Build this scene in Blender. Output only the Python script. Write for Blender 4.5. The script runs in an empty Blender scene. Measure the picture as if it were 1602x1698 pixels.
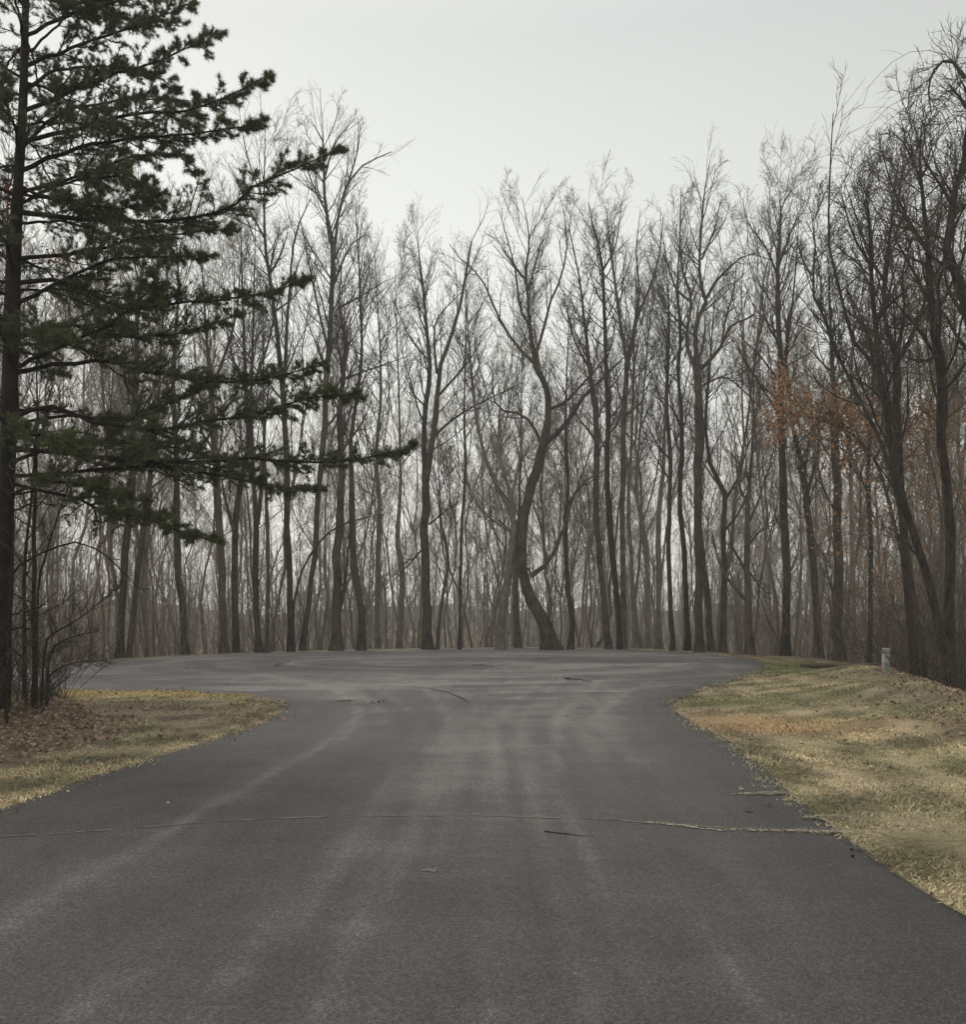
import bpy, math
import numpy as np
from mathutils import Vector

sc = bpy.context.scene
COL = sc.collection
RS = np.random.RandomState

# ---------------------------------------------------------------- camera, sky, sun, exposure
EYE = 1.6
FPX = 1470.0          # focal length in photo pixels (photo is 1602 wide)
cam_d = bpy.data.cameras.new("camera")
cam = bpy.data.objects.new("camera", cam_d)
COL.objects.link(cam)
cam.location = (0, 0, EYE)
cam.rotation_euler = (math.pi / 2, 0, 0)
cam_d.sensor_fit = 'HORIZONTAL'
cam_d.sensor_width = 36
cam_d.lens = 36 * FPX / 1602
cam_d.shift_y = 181 / 1602
cam_d.clip_end = 3000
sc.camera = cam

SUN_EL, SUN_AZ = math.radians(40), math.radians(-24)      # hidden sun: behind the cloud, ahead and to the left
world = bpy.data.worlds.new("World")
sc.world = world
world.use_nodes = True
wn, wl = world.node_tree.nodes, world.node_tree.links
wn.clear()
w_out = wn.new("ShaderNodeOutputWorld")
sky_t = wn.new("ShaderNodeTexSky")
sky_t.sky_type = 'NISHITA'
sky_t.sun_disc = False
sky_t.sun_elevation = SUN_EL
sky_t.sun_rotation = SUN_AZ
bg_sky = wn.new("ShaderNodeBackground")
bg_sky.inputs[1].default_value = 0.10
wl.new(sky_t.outputs[0], bg_sky.inputs[0])
tc = wn.new("ShaderNodeTexCoord")
sep = wn.new("ShaderNodeSeparateXYZ")
wl.new(tc.outputs['Generated'], sep.inputs[0])
# overcast layer: darkening slowly from the pale horizon upward, brightest round the hidden sun
ramp = wn.new("ShaderNodeValToRGB")
wl.new(sep.outputs[2], ramp.inputs[0])
e = ramp.color_ramp.elements
e[0].position = 0.0; e[0].color = (0.79, 0.765, 0.70, 1)
e[1].position = 0.75; e[1].color = (0.47, 0.48, 0.46, 1)
m = e.new(0.28); m.color = (0.605, 0.61, 0.565, 1)
m = e.new(0.55); m.color = (0.405, 0.418, 0.40, 1)
dot = wn.new("ShaderNodeVectorMath"); dot.operation = 'DOT_PRODUCT'
wl.new(tc.outputs['Generated'], dot.inputs[0])
dot.inputs[1].default_value = (math.sin(SUN_AZ) * math.cos(SUN_EL), math.cos(SUN_AZ) * math.cos(SUN_EL), math.sin(SUN_EL))
mr = wn.new("ShaderNodeMapRange"); mr.interpolation_type = 'SMOOTHSTEP'
mr.inputs[1].default_value = 0.62; mr.inputs[2].default_value = 1.0
mr.inputs[3].default_value = 0.92; mr.inputs[4].default_value = 1.18
wl.new(dot.outputs['Value'], mr.inputs[0])
cn = wn.new("ShaderNodeTexNoise"); cn.inputs['Scale'].default_value = 2.2; cn.inputs['Detail'].default_value = 3
wl.new(tc.outputs['Generated'], cn.inputs['Vector'])
cmr = wn.new("ShaderNodeMapRange")
cmr.inputs[3].default_value = 0.96; cmr.inputs[4].default_value = 1.04
wl.new(cn.outputs[0], cmr.inputs[0])
mm = wn.new("ShaderNodeMath"); mm.operation = 'MULTIPLY'
wl.new(mr.outputs[0], mm.inputs[0]); wl.new(cmr.outputs[0], mm.inputs[1])
bg_cl = wn.new("ShaderNodeBackground")
wl.new(ramp.outputs[0], bg_cl.inputs[0]); wl.new(mm.outputs[0], bg_cl.inputs[1])
mixw = wn.new("ShaderNodeMixShader"); mixw.inputs[0].default_value = 0.94
wl.new(bg_sky.outputs[0], mixw.inputs[1]); wl.new(bg_cl.outputs[0], mixw.inputs[2])
wl.new(mixw.outputs[0], w_out.inputs[0])

sun_d = bpy.data.lights.new("sun", 'SUN')
sun_d.energy = 1.5
sun_d.angle = math.radians(35)
sun_d.color = (1.0, 0.97, 0.92)
sun = bpy.data.objects.new("sun", sun_d)
COL.objects.link(sun)
sun_dir = Vector((math.sin(SUN_AZ) * math.cos(SUN_EL), math.cos(SUN_AZ) * math.cos(SUN_EL), math.sin(SUN_EL)))
sun.rotation_euler = sun_dir.to_track_quat('Z', 'Y').to_euler()
sun.location = (-20, 30, 40)

sc.view_settings.view_transform = 'Standard'
sc.view_settings.look = 'None'
sc.view_settings.exposure = 0.63
sc.view_settings.gamma = 1.0
sc.view_settings.use_curve_mapping = False
sc.cycles.max_bounces = 6
sc.cycles.diffuse_bounces = 3
sc.cycles.volume_bounces = 2

# ---------------------------------------------------------------- helpers
def P(x, y, d):
    """point seen at photo pixel (x, y), d metres ahead"""
    return np.array([(x - 801.0) * d / FPX, d, EYE - (y - 1030.0) * d / FPX])

def G(x, y):
    """point of the level ground seen at photo pixel (x, y)"""
    d = FPX * EYE / (y - 1030.0)
    return np.array([(x - 801.0) * d / FPX, d])

def props(o, label=None, cat=None, group=None, kind=None):
    if label: o['label'] = label
    if cat: o['category'] = cat
    if group: o['group'] = group
    if kind: o['kind'] = kind
    return o

def empty(name, loc, **kw):
    o = bpy.data.objects.new(name, None)
    o.empty_display_size = 0.3
    o.location = [float(v) for v in loc]
    COL.objects.link(o)
    return props(o, **kw)

def raw_mesh(name, V, F, mat=None, smooth=True, color=None, attr=None):
    """V (n,3); F a list of int arrays, each (m,3) or (m,4)"""
    me = bpy.data.meshes.new(name)
    V = np.asarray(V, np.float32)
    if not isinstance(F, (list, tuple)): F = [F]
    F = [np.asarray(f, np.int32) for f in F if len(f)]
    me.vertices.add(len(V)); me.vertices.foreach_set("co", V.ravel())
    idx = np.concatenate([f.ravel() for f in F])
    cnt = np.concatenate([np.full(len(f), f.shape[1], np.int32) for f in F])
    start = np.concatenate([[0], np.cumsum(cnt)[:-1]]).astype(np.int32)
    me.loops.add(len(idx)); me.loops.foreach_set("vertex_index", idx)
    me.polygons.add(len(cnt)); me.polygons.foreach_set("loop_start", start)
    if smooth: me.polygons.foreach_set("use_smooth", np.ones(len(cnt), bool))
    if color is not None:
        a = me.color_attributes.new("tint", 'FLOAT_COLOR', 'POINT')
        c = np.ones((len(V), 4), np.float32); c[:, :3] = color
        a.data.foreach_set("color", c.ravel())
    if attr:
        for k, v in attr.items():
            a = me.attributes.new(k, 'FLOAT', 'POINT')
            a.data.foreach_set("value", np.asarray(v, np.float32))
    me.update(calc_edges=True)
    if mat: me.materials.append(mat)
    return me

def obj(name, me, parent=None, **kw):
    o = bpy.data.objects.new(name, me)
    COL.objects.link(o)
    if parent is not None: o.parent = parent
    return props(o, **kw)

def norm(v):
    return v / np.maximum(np.linalg.norm(v, axis=-1, keepdims=True), 1e-9)

def tubes(PL, R, sides, cap=False):
    """PL (n,k,3), R (n,k) -> verts, quads"""
    n, k, _ = PL.shape
    T = np.empty_like(PL)
    T[:, 1:-1] = PL[:, 2:] - PL[:, :-2]
    T[:, 0] = PL[:, 1] - PL[:, 0]
    T[:, -1] = PL[:, -1] - PL[:, -2]
    T = norm(T)
    D = norm(PL[:, -1] - PL[:, 0])
    ref = np.where(np.abs(D[:, :1]) < 0.8, np.array([[1.0, 0, 0]]), np.array([[0, 1.0, 0]]))
    ref = np.repeat(ref[:, None], k, 1)
    N = norm(ref - (ref * T).sum(-1, keepdims=True) * T)
    B = np.cross(T, N)
    a = np.arange(sides) * (2 * np.pi / sides)
    ca, sa = np.cos(a), np.sin(a)
    V = PL[:, :, None] + R[:, :, None, None] * (N[:, :, None] * ca[None, None, :, None] + B[:, :, None] * sa[None, None, :, None])
    base = (np.arange(n) * k * sides)[:, None, None]
    ring = (np.arange(k - 1) * sides)[None, :, None]
    s = np.arange(sides)[None, None, :]
    s2 = (s + 1) % sides
    A = base + ring + s; Bq = base + ring + s2
    F = np.stack([A, Bq, Bq + sides, A + sides], -1).reshape(-1, 4)
    return V.reshape(-1, 3), F

class Acc:
    def __init__(s): s.V = []; s.F = []; s.n = 0
    def add(s, V, F):
        s.V.append(V); s.F.append(np.asarray(F) + s.n); s.n += len(V)
    def tubes(s, PL, R, sides): s.add(*tubes(np.asarray(PL, float), np.asarray(R, float), sides))
    def mesh(s, name, mat, **kw):
        return raw_mesh(name, np.concatenate(s.V), s.F, mat, **kw)

def resample(pts, k):
    """smooth path through rows (any width) at k points"""
    pts = np.asarray(pts, float)
    if len(pts) < 3:
        t = np.linspace(0, 1, k)[:, None]
        return pts[0] * (1 - t) + pts[-1] * t
    d = np.linalg.norm(np.diff(pts[:, :3], axis=0), axis=1)
    u = np.concatenate([[0], np.cumsum(np.sqrt(d) + 1e-6)])
    p = np.vstack([2 * pts[0] - pts[1], pts, 2 * pts[-1] - pts[-2]])
    up = np.concatenate([[-u[1]], u, [2 * u[-1] - u[-2]]])
    # dense by arc length
    out = []
    for i in range(1, len(up) - 2):
        t = np.linspace(0, 1, 9)[:-1, None]
        h = up[i + 1] - up[i]
        m0 = (p[i + 1] - p[i - 1]) / (up[i + 1] - up[i - 1]) * h
        m1 = (p[i + 2] - p[i]) / (up[i + 2] - up[i]) * h
        out.append((2*t**3-3*t**2+1)*p[i] + (t**3-2*t**2+t)*m0 + (-2*t**3+3*t**2)*p[i+1] + (t**3-t**2)*m1)
    out.append(pts[-1:])
    q = np.concatenate(out)
    L = np.concatenate([[0], np.cumsum(np.linalg.norm(np.diff(q[:, :3], axis=0), axis=1))])
    t = np.linspace(0, L[-1], k)
    return np.stack([np.interp(t, L, q[:, c]) for c in range(q.shape[1])], 1)

def children(PL, R, m, rng, t0, t1, ang, lf, k, ratio, up=0.12, wob=0.10, rmin=0.005, rmax=9, shade=0.55, lcap=9.0, ladd=0.0, flat=0.0):
    """m side branches on every path of PL; returns (PL', R')"""
    n, kk, _ = PL.shape
    N = n * m
    par = np.repeat(np.arange(n), m)
    t = t0 + (t1 - t0) * (np.tile(np.arange(m), n) + rng.rand(N)) / m
    s = t * (kk - 1); i = np.minimum(s.astype(int), kk - 2); f = (s - i)[:, None]
    pos = PL[par, i] * (1 - f) + PL[par, i + 1] * f
    d = norm(PL[par, i + 1] - PL[par, i])
    r = R[par, i] * (1 - f[:, 0]) + R[par, i + 1] * f[:, 0]
    plen = np.linalg.norm(np.diff(PL, axis=1), axis=2).sum(1)[par]
    rnd = rng.normal(size=(N, 3)); rnd[:, 2] *= (1 - flat)
    u = norm(rnd - (rnd * d).sum(1, keepdims=True) * d)
    a = ang[0] + (ang[1] - ang[0]) * rng.rand(N)
    dirs = norm(np.cos(a)[:, None] * d + np.sin(a)[:, None] * u)
    L = np.minimum((plen * (1 - shade * t) * (lf[0] + (lf[1] - lf[0]) * rng.rand(N)) + ladd), lcap)
    out = np.empty((N, k, 3)); out[:, 0] = pos
    cur = dirs
    for j in range(1, k):
        cur = norm(cur + rng.normal(size=(N, 3)) * wob + np.array([0, 0, up]))
        out[:, j] = out[:, j - 1] + cur * (L / (k - 1))[:, None]
    r0 = np.clip(r * ratio * (0.75 + 0.4 * rng.rand(N)), rmin, rmax)
    tt = np.linspace(0, 1, k)[None]
    Rn = r0[:, None] * (1 - tt) + np.minimum(r0 * 0.45, np.maximum(rmin, 0.25 * r0))[:, None] * tt
    return out, Rn

# ---------------------------------------------------------------- materials
def mat_new(name):
    m = bpy.data.materials.new(name); m.use_nodes = True
    nt = m.node_tree; b = nt.nodes["Principled BSDF"]
    return m, nt, b

def N_(nt, t, **kw):
    n = nt.nodes.new("ShaderNode" + t)
    for k, v in kw.items():
        if hasattr(n, k): setattr(n, k, v)
        else: n.inputs[k].default_value = v
    return n

def ramp_(nt, src, stops):
    r = nt.nodes.new("ShaderNodeValToRGB")
    nt.links.new(src, r.inputs[0])
    el = r.color_ramp.elements
    el[0].position, el[0].color = stops[0][0], (*stops[0][1], 1)
    el[1].position, el[1].color = stops[-1][0], (*stops[-1][1], 1)
    for p, c in stops[1:-1]:
        x = el.new(p); x.color = (*c, 1)
    return r

def bark_mat(name, dark, light, stretch=(9, 9, 2.0), moss=None):
    m, nt, b = mat_new(name)
    tc = N_(nt, "TexCoord"); mp = N_(nt, "Mapping"); mp.inputs['Scale'].default_value = stretch
    nt.links.new(tc.outputs['Object'], mp.inputs[0])
    n1 = N_(nt, "TexNoise", Scale=1.6, Detail=6.0, Roughness=0.65)
    nt.links.new(mp.outputs[0], n1.inputs['Vector'])
    oi = N_(nt, "ObjectInfo")
    n2 = N_(nt, "TexNoise", Scale=1.7, Detail=4.0)
    nt.links.new(tc.outputs['Object'], n2.inputs['Vector'])
    mx = N_(nt, "Math", operation='MULTIPLY_ADD'); mx.inputs[1].default_value = 0.55
    nt.links.new(n1.outputs[0], mx.inputs[0])
    m3 = N_(nt, "Math", operation='MULTIPLY'); m3.inputs[1].default_value = 0.42
    nt.links.new(n2.outputs[0], m3.inputs[0]); nt.links.new(m3.outputs[0], mx.inputs[2])
    r = ramp_(nt, mx.outputs[0], [(0.36, dark), (0.62, light)])
    hv = N_(nt, "HueSaturation")
    mr = N_(nt, "MapRange"); mr.inputs[3].default_value = 0.7; mr.inputs[4].default_value = 1.3
    nt.links.new(oi.outputs['Random'], mr.inputs[0]); nt.links.new(mr.outputs[0], hv.inputs['Value'])
    nt.links.new(r.outputs[0], hv.inputs['Color'])
    nt.links.new(hv.outputs[0], b.inputs['Base Color'])
    b.inputs['Roughness'].default_value = 0.95
    b.inputs['Specular IOR Level'].default_value = 0.15
    bp = N_(nt, "Bump", Strength=0.9, Distance=0.04)
    nt.links.new(n1.outputs[0], bp.inputs['Height']); nt.links.new(bp.outputs[0], b.inputs['Normal'])
    return m

def tint_mat(name, rough=0.9, trans=0.0, spec=0.2):
    m, nt, b = mat_new(name)
    at = N_(nt, "Attribute", attribute_name="tint")
    nt.links.new(at.outputs['Color'], b.inputs['Base Color'])
    b.inputs['Roughness'].default_value = rough
    b.inputs['Specular IOR Level'].default_value = spec
    if trans:
        tr = N_(nt, "BsdfTranslucent"); nt.links.new(at.outputs['Color'], tr.inputs[0])
        mxs = N_(nt, "MixShader"); mxs.inputs[0].default_value = trans
        nt.links.new(b.outputs[0], mxs.inputs[1]); nt.links.new(tr.outputs[0], mxs.inputs[2])
        nt.links.new(mxs.outputs[0], nt.nodes["Material Output"].inputs[0])
    return m

def plain_mat(name, col, rough=0.9, spec=0.2):
    m, nt, b = mat_new(name)
    n = N_(nt, "TexNoise", Scale=7.0, Detail=4.0)
    tc = N_(nt, "TexCoord"); nt.links.new(tc.outputs['Object'], n.inputs['Vector'])
    c = np.array(col)
    r = ramp_(nt, n.outputs[0], [(0.3, tuple(c * 0.75)), (0.7, tuple(c * 1.2))])
    nt.links.new(r.outputs[0], b.inputs['Base Color'])
    b.inputs['Roughness'].default_value = rough
    b.inputs['Specular IOR Level'].default_value = spec
    return m

M_GREY = bark_mat("grey_bark", (0.034, 0.0275, 0.020), (0.135, 0.115, 0.088))
M_BROWN = bark_mat("brown_bark", (0.036, 0.026, 0.019), (0.125, 0.096, 0.072))
M_DARK = bark_mat("dark_bark", (0.018, 0.0145, 0.012), (0.075, 0.061, 0.048))
M_PALE = bark_mat("pale_bark", (0.110, 0.097, 0.079), (0.27, 0.24, 0.20))  # pale stems and sticks; on woodland copies it also paints haze fade
M_HAZED_GREY = bark_mat("hazed_grey_bark", (0.110, 0.090, 0.068), (0.29, 0.245, 0.19))  # woodland bark lightened so the haze fade sits in its colour
M_HAZED_BROWN = bark_mat("hazed_brown_bark", (0.095, 0.072, 0.052), (0.26, 0.205, 0.155))  # brownish version, lightened the same way to paint in haze
M_TWIGD = plain_mat("limb_bark", (0.080, 0.064, 0.048))
M_PINE = bark_mat("pine_bark", (0.011, 0.0085, 0.0075), (0.034, 0.026, 0.022), (14, 14, 4))
M_TWIG = plain_mat("twig_bark", (0.195, 0.153, 0.112))
M_VINE = plain_mat("vine_bark", (0.078, 0.057, 0.043))
M_NEEDLE = tint_mat("pine_needle", 0.7, 0.15, 0.3)
M_LEAF = tint_mat("dead_leaf", 0.85, 0.35)
M_GRASS = tint_mat("grass_blade", 0.85, 0.15)

# ---------------------------------------------------------------- ground plan
ROAD_PX_R = [(1602, 1512), (1540, 1478), (1480, 1440), (1420, 1396), (1355, 1347), (1300, 1303), (1262, 1262), (1215, 1228),
             (1160, 1200), (1122, 1180), (1112, 1166), (1130, 1156), (1185, 1138), (1245, 1121), (1275, 1106), (1268, 1098),
             (1225, 1089), (1160, 1082), (1080, 1077.5), (990, 1075.3), (900, 1074.3), (800, 1074.6), (700, 1075.6), (600, 1077.6),
             (500, 1080.4), (400, 1084), (300, 1088), (200, 1093.5), (120, 1100), (40, 1110), (-60, 1123), (-140, 1137)]
ROAD_PX_L = [(-140, 1147), (-20, 1149), (60, 1147), (140, 1144.5), (250, 1145), (340, 1148), (410, 1154), (455, 1164), (468, 1174), (455, 1186), (420, 1203),
             (360, 1222), (300, 1240), (220, 1264), (130, 1293), (60, 1317), (0, 1338)]
r_pts = [G(*p) for p in ROAD_PX_R]; l_pts = [G(*p) for p in ROAD_PX_L]
def extend(a, b, y):      # carry the straight edge on behind the camera
    d = (b - a) / (b[1] - a[1]); return b + d * (y - b[1])
near_r = np.array([2.75, -14.0]); near_l = np.array([-5.6, -14.0])
road_poly = np.array([near_r, [2.73, 2.0]] + r_pts + l_pts + [[-4.75, 4.0], near_l])
def smooth_poly(poly, it=1):
    for _ in range(it):
        q = np.roll(poly, -1, 0)
        poly = np.stack([poly * .75 + q * .25, poly * .25 + q * .75], 1).reshape(-1, 2)
    return poly
ROAD = smooth_poly(road_poly, 2)

def inside(pts, poly):
    x, y = pts[:, 0], pts[:, 1]
    res = np.zeros(len(pts), bool)
    a = poly; b = np.roll(poly, -1, 0)
    for (x1, y1), (x2, y2) in zip(a, b):
        c = ((y1 > y) != (y2 > y)) & (x < (x2 - x1) * (y - y1) / (y2 - y1 + 1e-12) + x1)
        res ^= c
    return res

def dist(pts, poly, closed=True):
    a = poly if closed else poly[:-1]
    b = np.roll(poly, -1, 0) if closed else poly[1:]
    best = np.full(len(pts), 1e9)
    for p, q in zip(a, b):
        d = q - p
        t = np.clip(((pts - p) @ d) / (d @ d + 1e-12), 0, 1)
        best = np.minimum(best, ((pts - p - t[:, None] * d) ** 2).sum(1))
    return np.sqrt(best)

# level ground: road, left island and right lawn; beyond it the wooded slope falls away
LEVEL = np.array([[9.0, -14], [9.0, 9], [8.7, 11.4], [7.9, 12.9], [8.1, 14.5], [9.1, 18.5], [10.5, 22.8], [12.6, 28], [13.6, 32], [13.5, 40]] +
                 [tuple(G(x, y) + np.array([0.3, 1.2])) for x, y in ROAD_PX_R[16:29]] +
                 [[-18, 34], [-24, 28], [-26, 15], [-24, 0], [-20, -14]])

def fbm(x, y, seed=0):
    r = RS(seed); z = np.zeros_like(x); a = 1.0; f = 1.0
    for _ in range(4):
        for _ in range(3):
            th = r.rand() * 6.283; ph = r.rand() * 6.283
            z += a * np.sin(f * (x * math.cos(th) + y * math.sin(th)) + ph) / 3
        a *= 0.5; f *= 2.1
    return z

def terrain(pts):
    pts = np.atleast_2d(np.asarray(pts, float))[:, :2]
    x, y = pts[:, 0], pts[:, 1]
    ins = inside(pts, LEVEL)
    d = np.where(ins, 0, dist(pts, LEVEL))
    drop = 0.16 * np.maximum(d - 1.0, 0) + np.where(x > 4, 0.30 * np.clip(d, 0, 5), 0) * np.clip((36 - y) / 8, 0, 1)
    z = -np.minimum(drop, 7.0) + 0.066 * np.clip(d - 70, 0, 160) - 0.10 * np.clip(d - 260, 0, 200)
    z = z + (5.0 * fbm(x * 0.028, y * 0.028, 8) + 4.0 * fbm(x * 0.075, y * 0.06, 9)) * np.clip((d - 60) / 80, 0, 1)
    dr = np.where(inside(pts, ROAD), 0, dist(pts, ROAD))
    w = np.clip(dr / 1.2, 0, 1)
    # low bank on the right with the pedestal on its crest
    z += 0.36 * np.exp(-(dist(pts, np.array([[7.9, 13.3], [8.9, 18.0], [10.2, 22.3], [10.8, 25.0]]), closed=False) / 1.7) ** 2) * w
    # leaf bank under the pine
    z += 0.38 * np.exp(-(((x + 9.2) / 2.2) ** 2 + ((y - 14.5) / 2.6) ** 2)) * w
    z += 0.035 * fbm(x * 1.1, y * 1.1, 3) * np.clip(dr / 2.5, 0, 1)
    return z
def tz(x, y): return float(terrain([[x, y]])[0])

# ground sheet: fine near, coarse to the horizon
def axis(lo, hi, fine0, fine1, step, grow):
    v = list(np.arange(fine0, fine1 + 1e-6, step))
    s = step; c = fine1
    while c < hi: s *= grow; c += s; v.append(c)
    s = step; c = fine0
    while c > lo: s *= grow; c -= s; v.insert(0, c)
    return np.array(v)
gx = axis(-420, 420, -20, 17, 0.33, 1.12); gy = axis(-60, 520, 2, 56, 0.4, 1.12)
GX, GY = np.meshgrid(gx, gy)
gp = np.stack([GX.ravel(), GY.ravel()], 1)
gz = terrain(gp)
on_road = inside(gp, ROAD)
gd = dist(gp, ROAD)
gz = np.where(on_road, gz - 0.03 - 0.03 * np.clip(gd / 0.3, 0, 1), gz - 0.02 * (gd < 0.25))
nx, ny = len(gx), len(gy)
ii = (np.arange(ny - 1)[:, None] * nx + np.arange(nx - 1)[None]).ravel()
GF = np.stack([ii, ii + 1, ii + 1 + nx, ii + nx], 1)

# what covers the ground at a point: returns tint and coverage of grass
def grass_color(pts, rng=None):
    x, y = pts[:, 0], pts[:, 1]
    straw = np.array([0.60, 0.49, 0.315]); tan = np.array([0.37, 0.30, 0.21]); green = np.array([0.20, 0.225, 0.09])
    gold = np.array([0.58, 0.45, 0.215]); brown = np.array([0.27, 0.21, 0.155]); orange = np.array([0.60, 0.41, 0.235])
    n1 = np.clip(0.5 + 0.7 * fbm(x * 0.9, y * 0.55, 11), 0, 1)[:, None]
    n2 = np.clip(0.5 + 0.9 * fbm(x * 2.6, y * 1.7, 12), 0, 1)[:, None]
    c = tan * (1 - n1) + straw * n1
    n3 = np.clip(0.5 + 0.9 * fbm(x * 6.5, y * 4.2, 13), 0, 1)[:, None]
    c = c * (0.50 + 0.80 * n3)
    c = c * (1 - 0.25 * n2) + green * 0.25 * n2
    right = (x > 0)[:, None]
    def blob(cx, cy, sx, sy): return np.exp(-(((x - cx) / sx) ** 2 + ((y - cy) / sy) ** 2))[:, None]
    g = np.clip(blob(12.5, 30, 4.0, 5.0) * 1.3 + blob(5.2, 17.3, 1.4, 1.1) * .7 + blob(8, 14.2, 2.2, 1.0) * .5 + blob(8.5, 19, 2.5, 1.5) * .45 + blob(5.8, 8.2, 1.3, 1.6) * .5, 0, 0.9) * (0.7 + 0.6 * n2)
    c = np.where(right, c * (1 - g) + green * g, c)
    o = np.clip(blob(4.15, 14.2, 0.95, 1.1) * 1.0 + blob(4.9, 12.9, 1.2, .6) * 0.6, 0, 0.95)
    c = c * (1 - o) + orange * o
    l = np.clip(blob(-8.0, 19.6, 6.0, 1.0) * 1.1, 0, 1) * (~right)
    c = c * (1 - l) + gold * l
    b = np.clip(blob(-6.6, 16.2, 2.6, 1.5) * 0.85 + blob(9.3, 16.5, 2.0, 2.6) * 0.7 * n2 + blob(9.5, 21, 1.8, 2.0) * .35, 0, 0.9)
    c = c * (1 - b) + brown * b
    return c

def litter_w(pts):
    """1 where fallen leaves cover the ground"""
    x, y = pts[:, 0], pts[:, 1]
    lvl = inside(pts, LEVEL); dl = dist(pts, LEVEL)
    w = np.where(lvl, 0.0, np.clip(0.35 + dl / 1.0, 0, 1))
    wob = 0.5 * fbm(x * 1.3, y * 1.3, 21)
    # left bank: from the thicket edge inwards
    px = 801 + x / np.maximum(y, .1) * FPX; py = 1030 + FPX * EYE / np.maximum(y, 0.1)
    left = (x < -3) & (y > 4)
    edge = np.interp(py, [1140, 1155, 1170, 1200, 1230, 1262, 1290, 1400], [40, 80, 120, 200, 180, 60, -80, -300])
    w = np.maximum(w, np.where(left, np.clip((edge - px) / 60 + 0.4 + wob, 0, 1), 0))
    # right slope
    dr = 5.7 + 0.38 * (y - 13) + 0.9 * wob
    w = np.maximum(w, np.where((x > 0) & (y > 11.6 + 0.5 * wob) & (y < 23), np.clip((x - dr) * 0.4, 0, 0.55), 0))
    return w

gc = grass_color(gp)
lw = litter_w(gp)[:, None]
gcol = gc * 0.62 * (1 - lw) + np.array([0.165, 0.128, 0.095]) * lw

gm, nt, b = mat_new("ground_soil")
at = N_(nt, "Attribute", attribute_name="tint")
tcg = N_(nt, "TexCoord")
gn = N_(nt, "TexNoise", Scale=9.0, Detail=8.0, Roughness=0.75)
nt.links.new(tcg.outputs['Object'], gn.inputs['Vector'])
gr = ramp_(nt, gn.outputs[0], [(0.28, (0.5, 0.48, 0.47)), (0.75, (1.5, 1.5, 1.45))])
gmx = N_(nt, "MixRGB", blend_type='MULTIPLY'); gmx.inputs[0].default_value = 1
nt.links.new(at.outputs['Color'], gmx.inputs[1]); nt.links.new(gr.outputs[0], gmx.inputs[2])
nt.links.new(gmx.outputs[0], b.inputs['Base Color']); b.inputs['Roughness'].default_value = 1.0
b.inputs['Specular IOR Level'].default_value = 0.1
gb = N_(nt, "Bump", Strength=0.8, Distance=0.05)
nt.links.new(gn.outputs[0], gb.inputs['Height']); nt.links.new(gb.outputs[0], b.inputs['Normal'])
ground = obj("ground", raw_mesh("ground", np.column_stack([gp, gz]), GF, gm, color=gcol),
             kind='structure')

# ---------------------------------------------------------------- road
rx = np.arange(-27, 13.01, 0.14); 
ry = np.concatenate([np.arange(-14, 2, 0.6), np.arange(2, 12, 0.10), np.arange(12, 30, 0.2), np.arange(30, 56, 0.4)])
RX, RY = np.meshgrid(rx, ry)
rp = np.stack([RX.ravel(), RY.ravel()], 1)
rin = inside(rp, ROAD)
rd = dist(rp, ROAD)
sd = np.where(rin, rd, -rd)
keep_v = sd > -0.30
nrx, nry = len(rx), len(ry)
ii = (np.arange(nry - 1)[:, None] * nrx + np.arange(nrx - 1)[None]).ravel()
RF = np.stack([ii, ii + 1, ii + 1 + nrx, ii + nrx], 1)
# pull outside vertices onto the edge
out = (~rin) & keep_v
def closest(pts, poly):
    best = np.full(len(pts), 1e9); res = pts.copy()
    for p, q in zip(poly, np.roll(poly, -1, 0)):
        d = q - p; t = np.clip(((pts - p) @ d) / (d @ d + 1e-12), 0, 1)
        c = p + t[:, None] * d; dd = ((pts - c) ** 2).sum(1)
        mk = dd < best; best[mk] = dd[mk]; res[mk] = c[mk]
    return res
keep_f = rin[RF].any(1)
used = np.zeros(len(rp), bool); used[RF[keep_f].ravel()] = True
out = (~rin) & used
rp2 = rp.copy(); rp2[out] = closest(rp[out], ROAD)
RF = RF[keep_f]
remap = np.cumsum(used) - 1
RFc = remap[RF]
V2 = rp2[used]
edge_d = np.where(rin, rd, 0)[used]
rough_edge = 0.02 * fbm(V2[:, 0] * 9, V2[:, 1] * 9, 31)
z2 = 0.0 + 0.012 * np.clip(edge_d / 0.4, 0, 1) - 0.02 * (edge_d < 1e-6) + 0.012 * fbm(V2[:, 0] * .45, V2[:, 1] * .45, 5) * np.clip(edge_d / 1.5, 0, 1)
# wear: pale tyre lanes and swirls of grit left by turning cars
def lane(px, width, soft=0.0):
    pth = resample(np.array([[*G(*p), 0] for p in px]), 40)[:, :2]
    d = dist(V2, pth, closed=False)
    return np.exp(-(d / width) ** 2)
wear = np.zeros(len(V2))
wear += 0.26 * lane([(-250, 1720), (0, 1545), (150, 1455), (290, 1376), (400, 1312), (500, 1256), (560, 1222), (592, 1190), (585, 1165), (540, 1140), (430, 1118)], 0.075)
wear += 0.20 * lane([(-250, 1720), (0, 1545), (150, 1455), (290, 1376), (400, 1312), (500, 1256), (560, 1222), (592, 1190), (585, 1165), (540, 1140), (430, 1118)], 0.38)
wear += 0.18 * lane([(250, 1698), (480, 1500), (600, 1380), (690, 1280), (745, 1210), (760, 1180), (740, 1150), (650, 1125)], 0.55)
wear += 0.24 * lane([(690, 1698), (740, 1500), (780, 1350), (800, 1240), (805, 1185), (850, 1150), (930, 1120)], 0.60)
wear += 0.18 * lane([(1180, 1698), (1060, 1400), (980, 1250), (950, 1190), (960, 1150), (1040, 1118), (1130, 1100)], 0.55)
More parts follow.
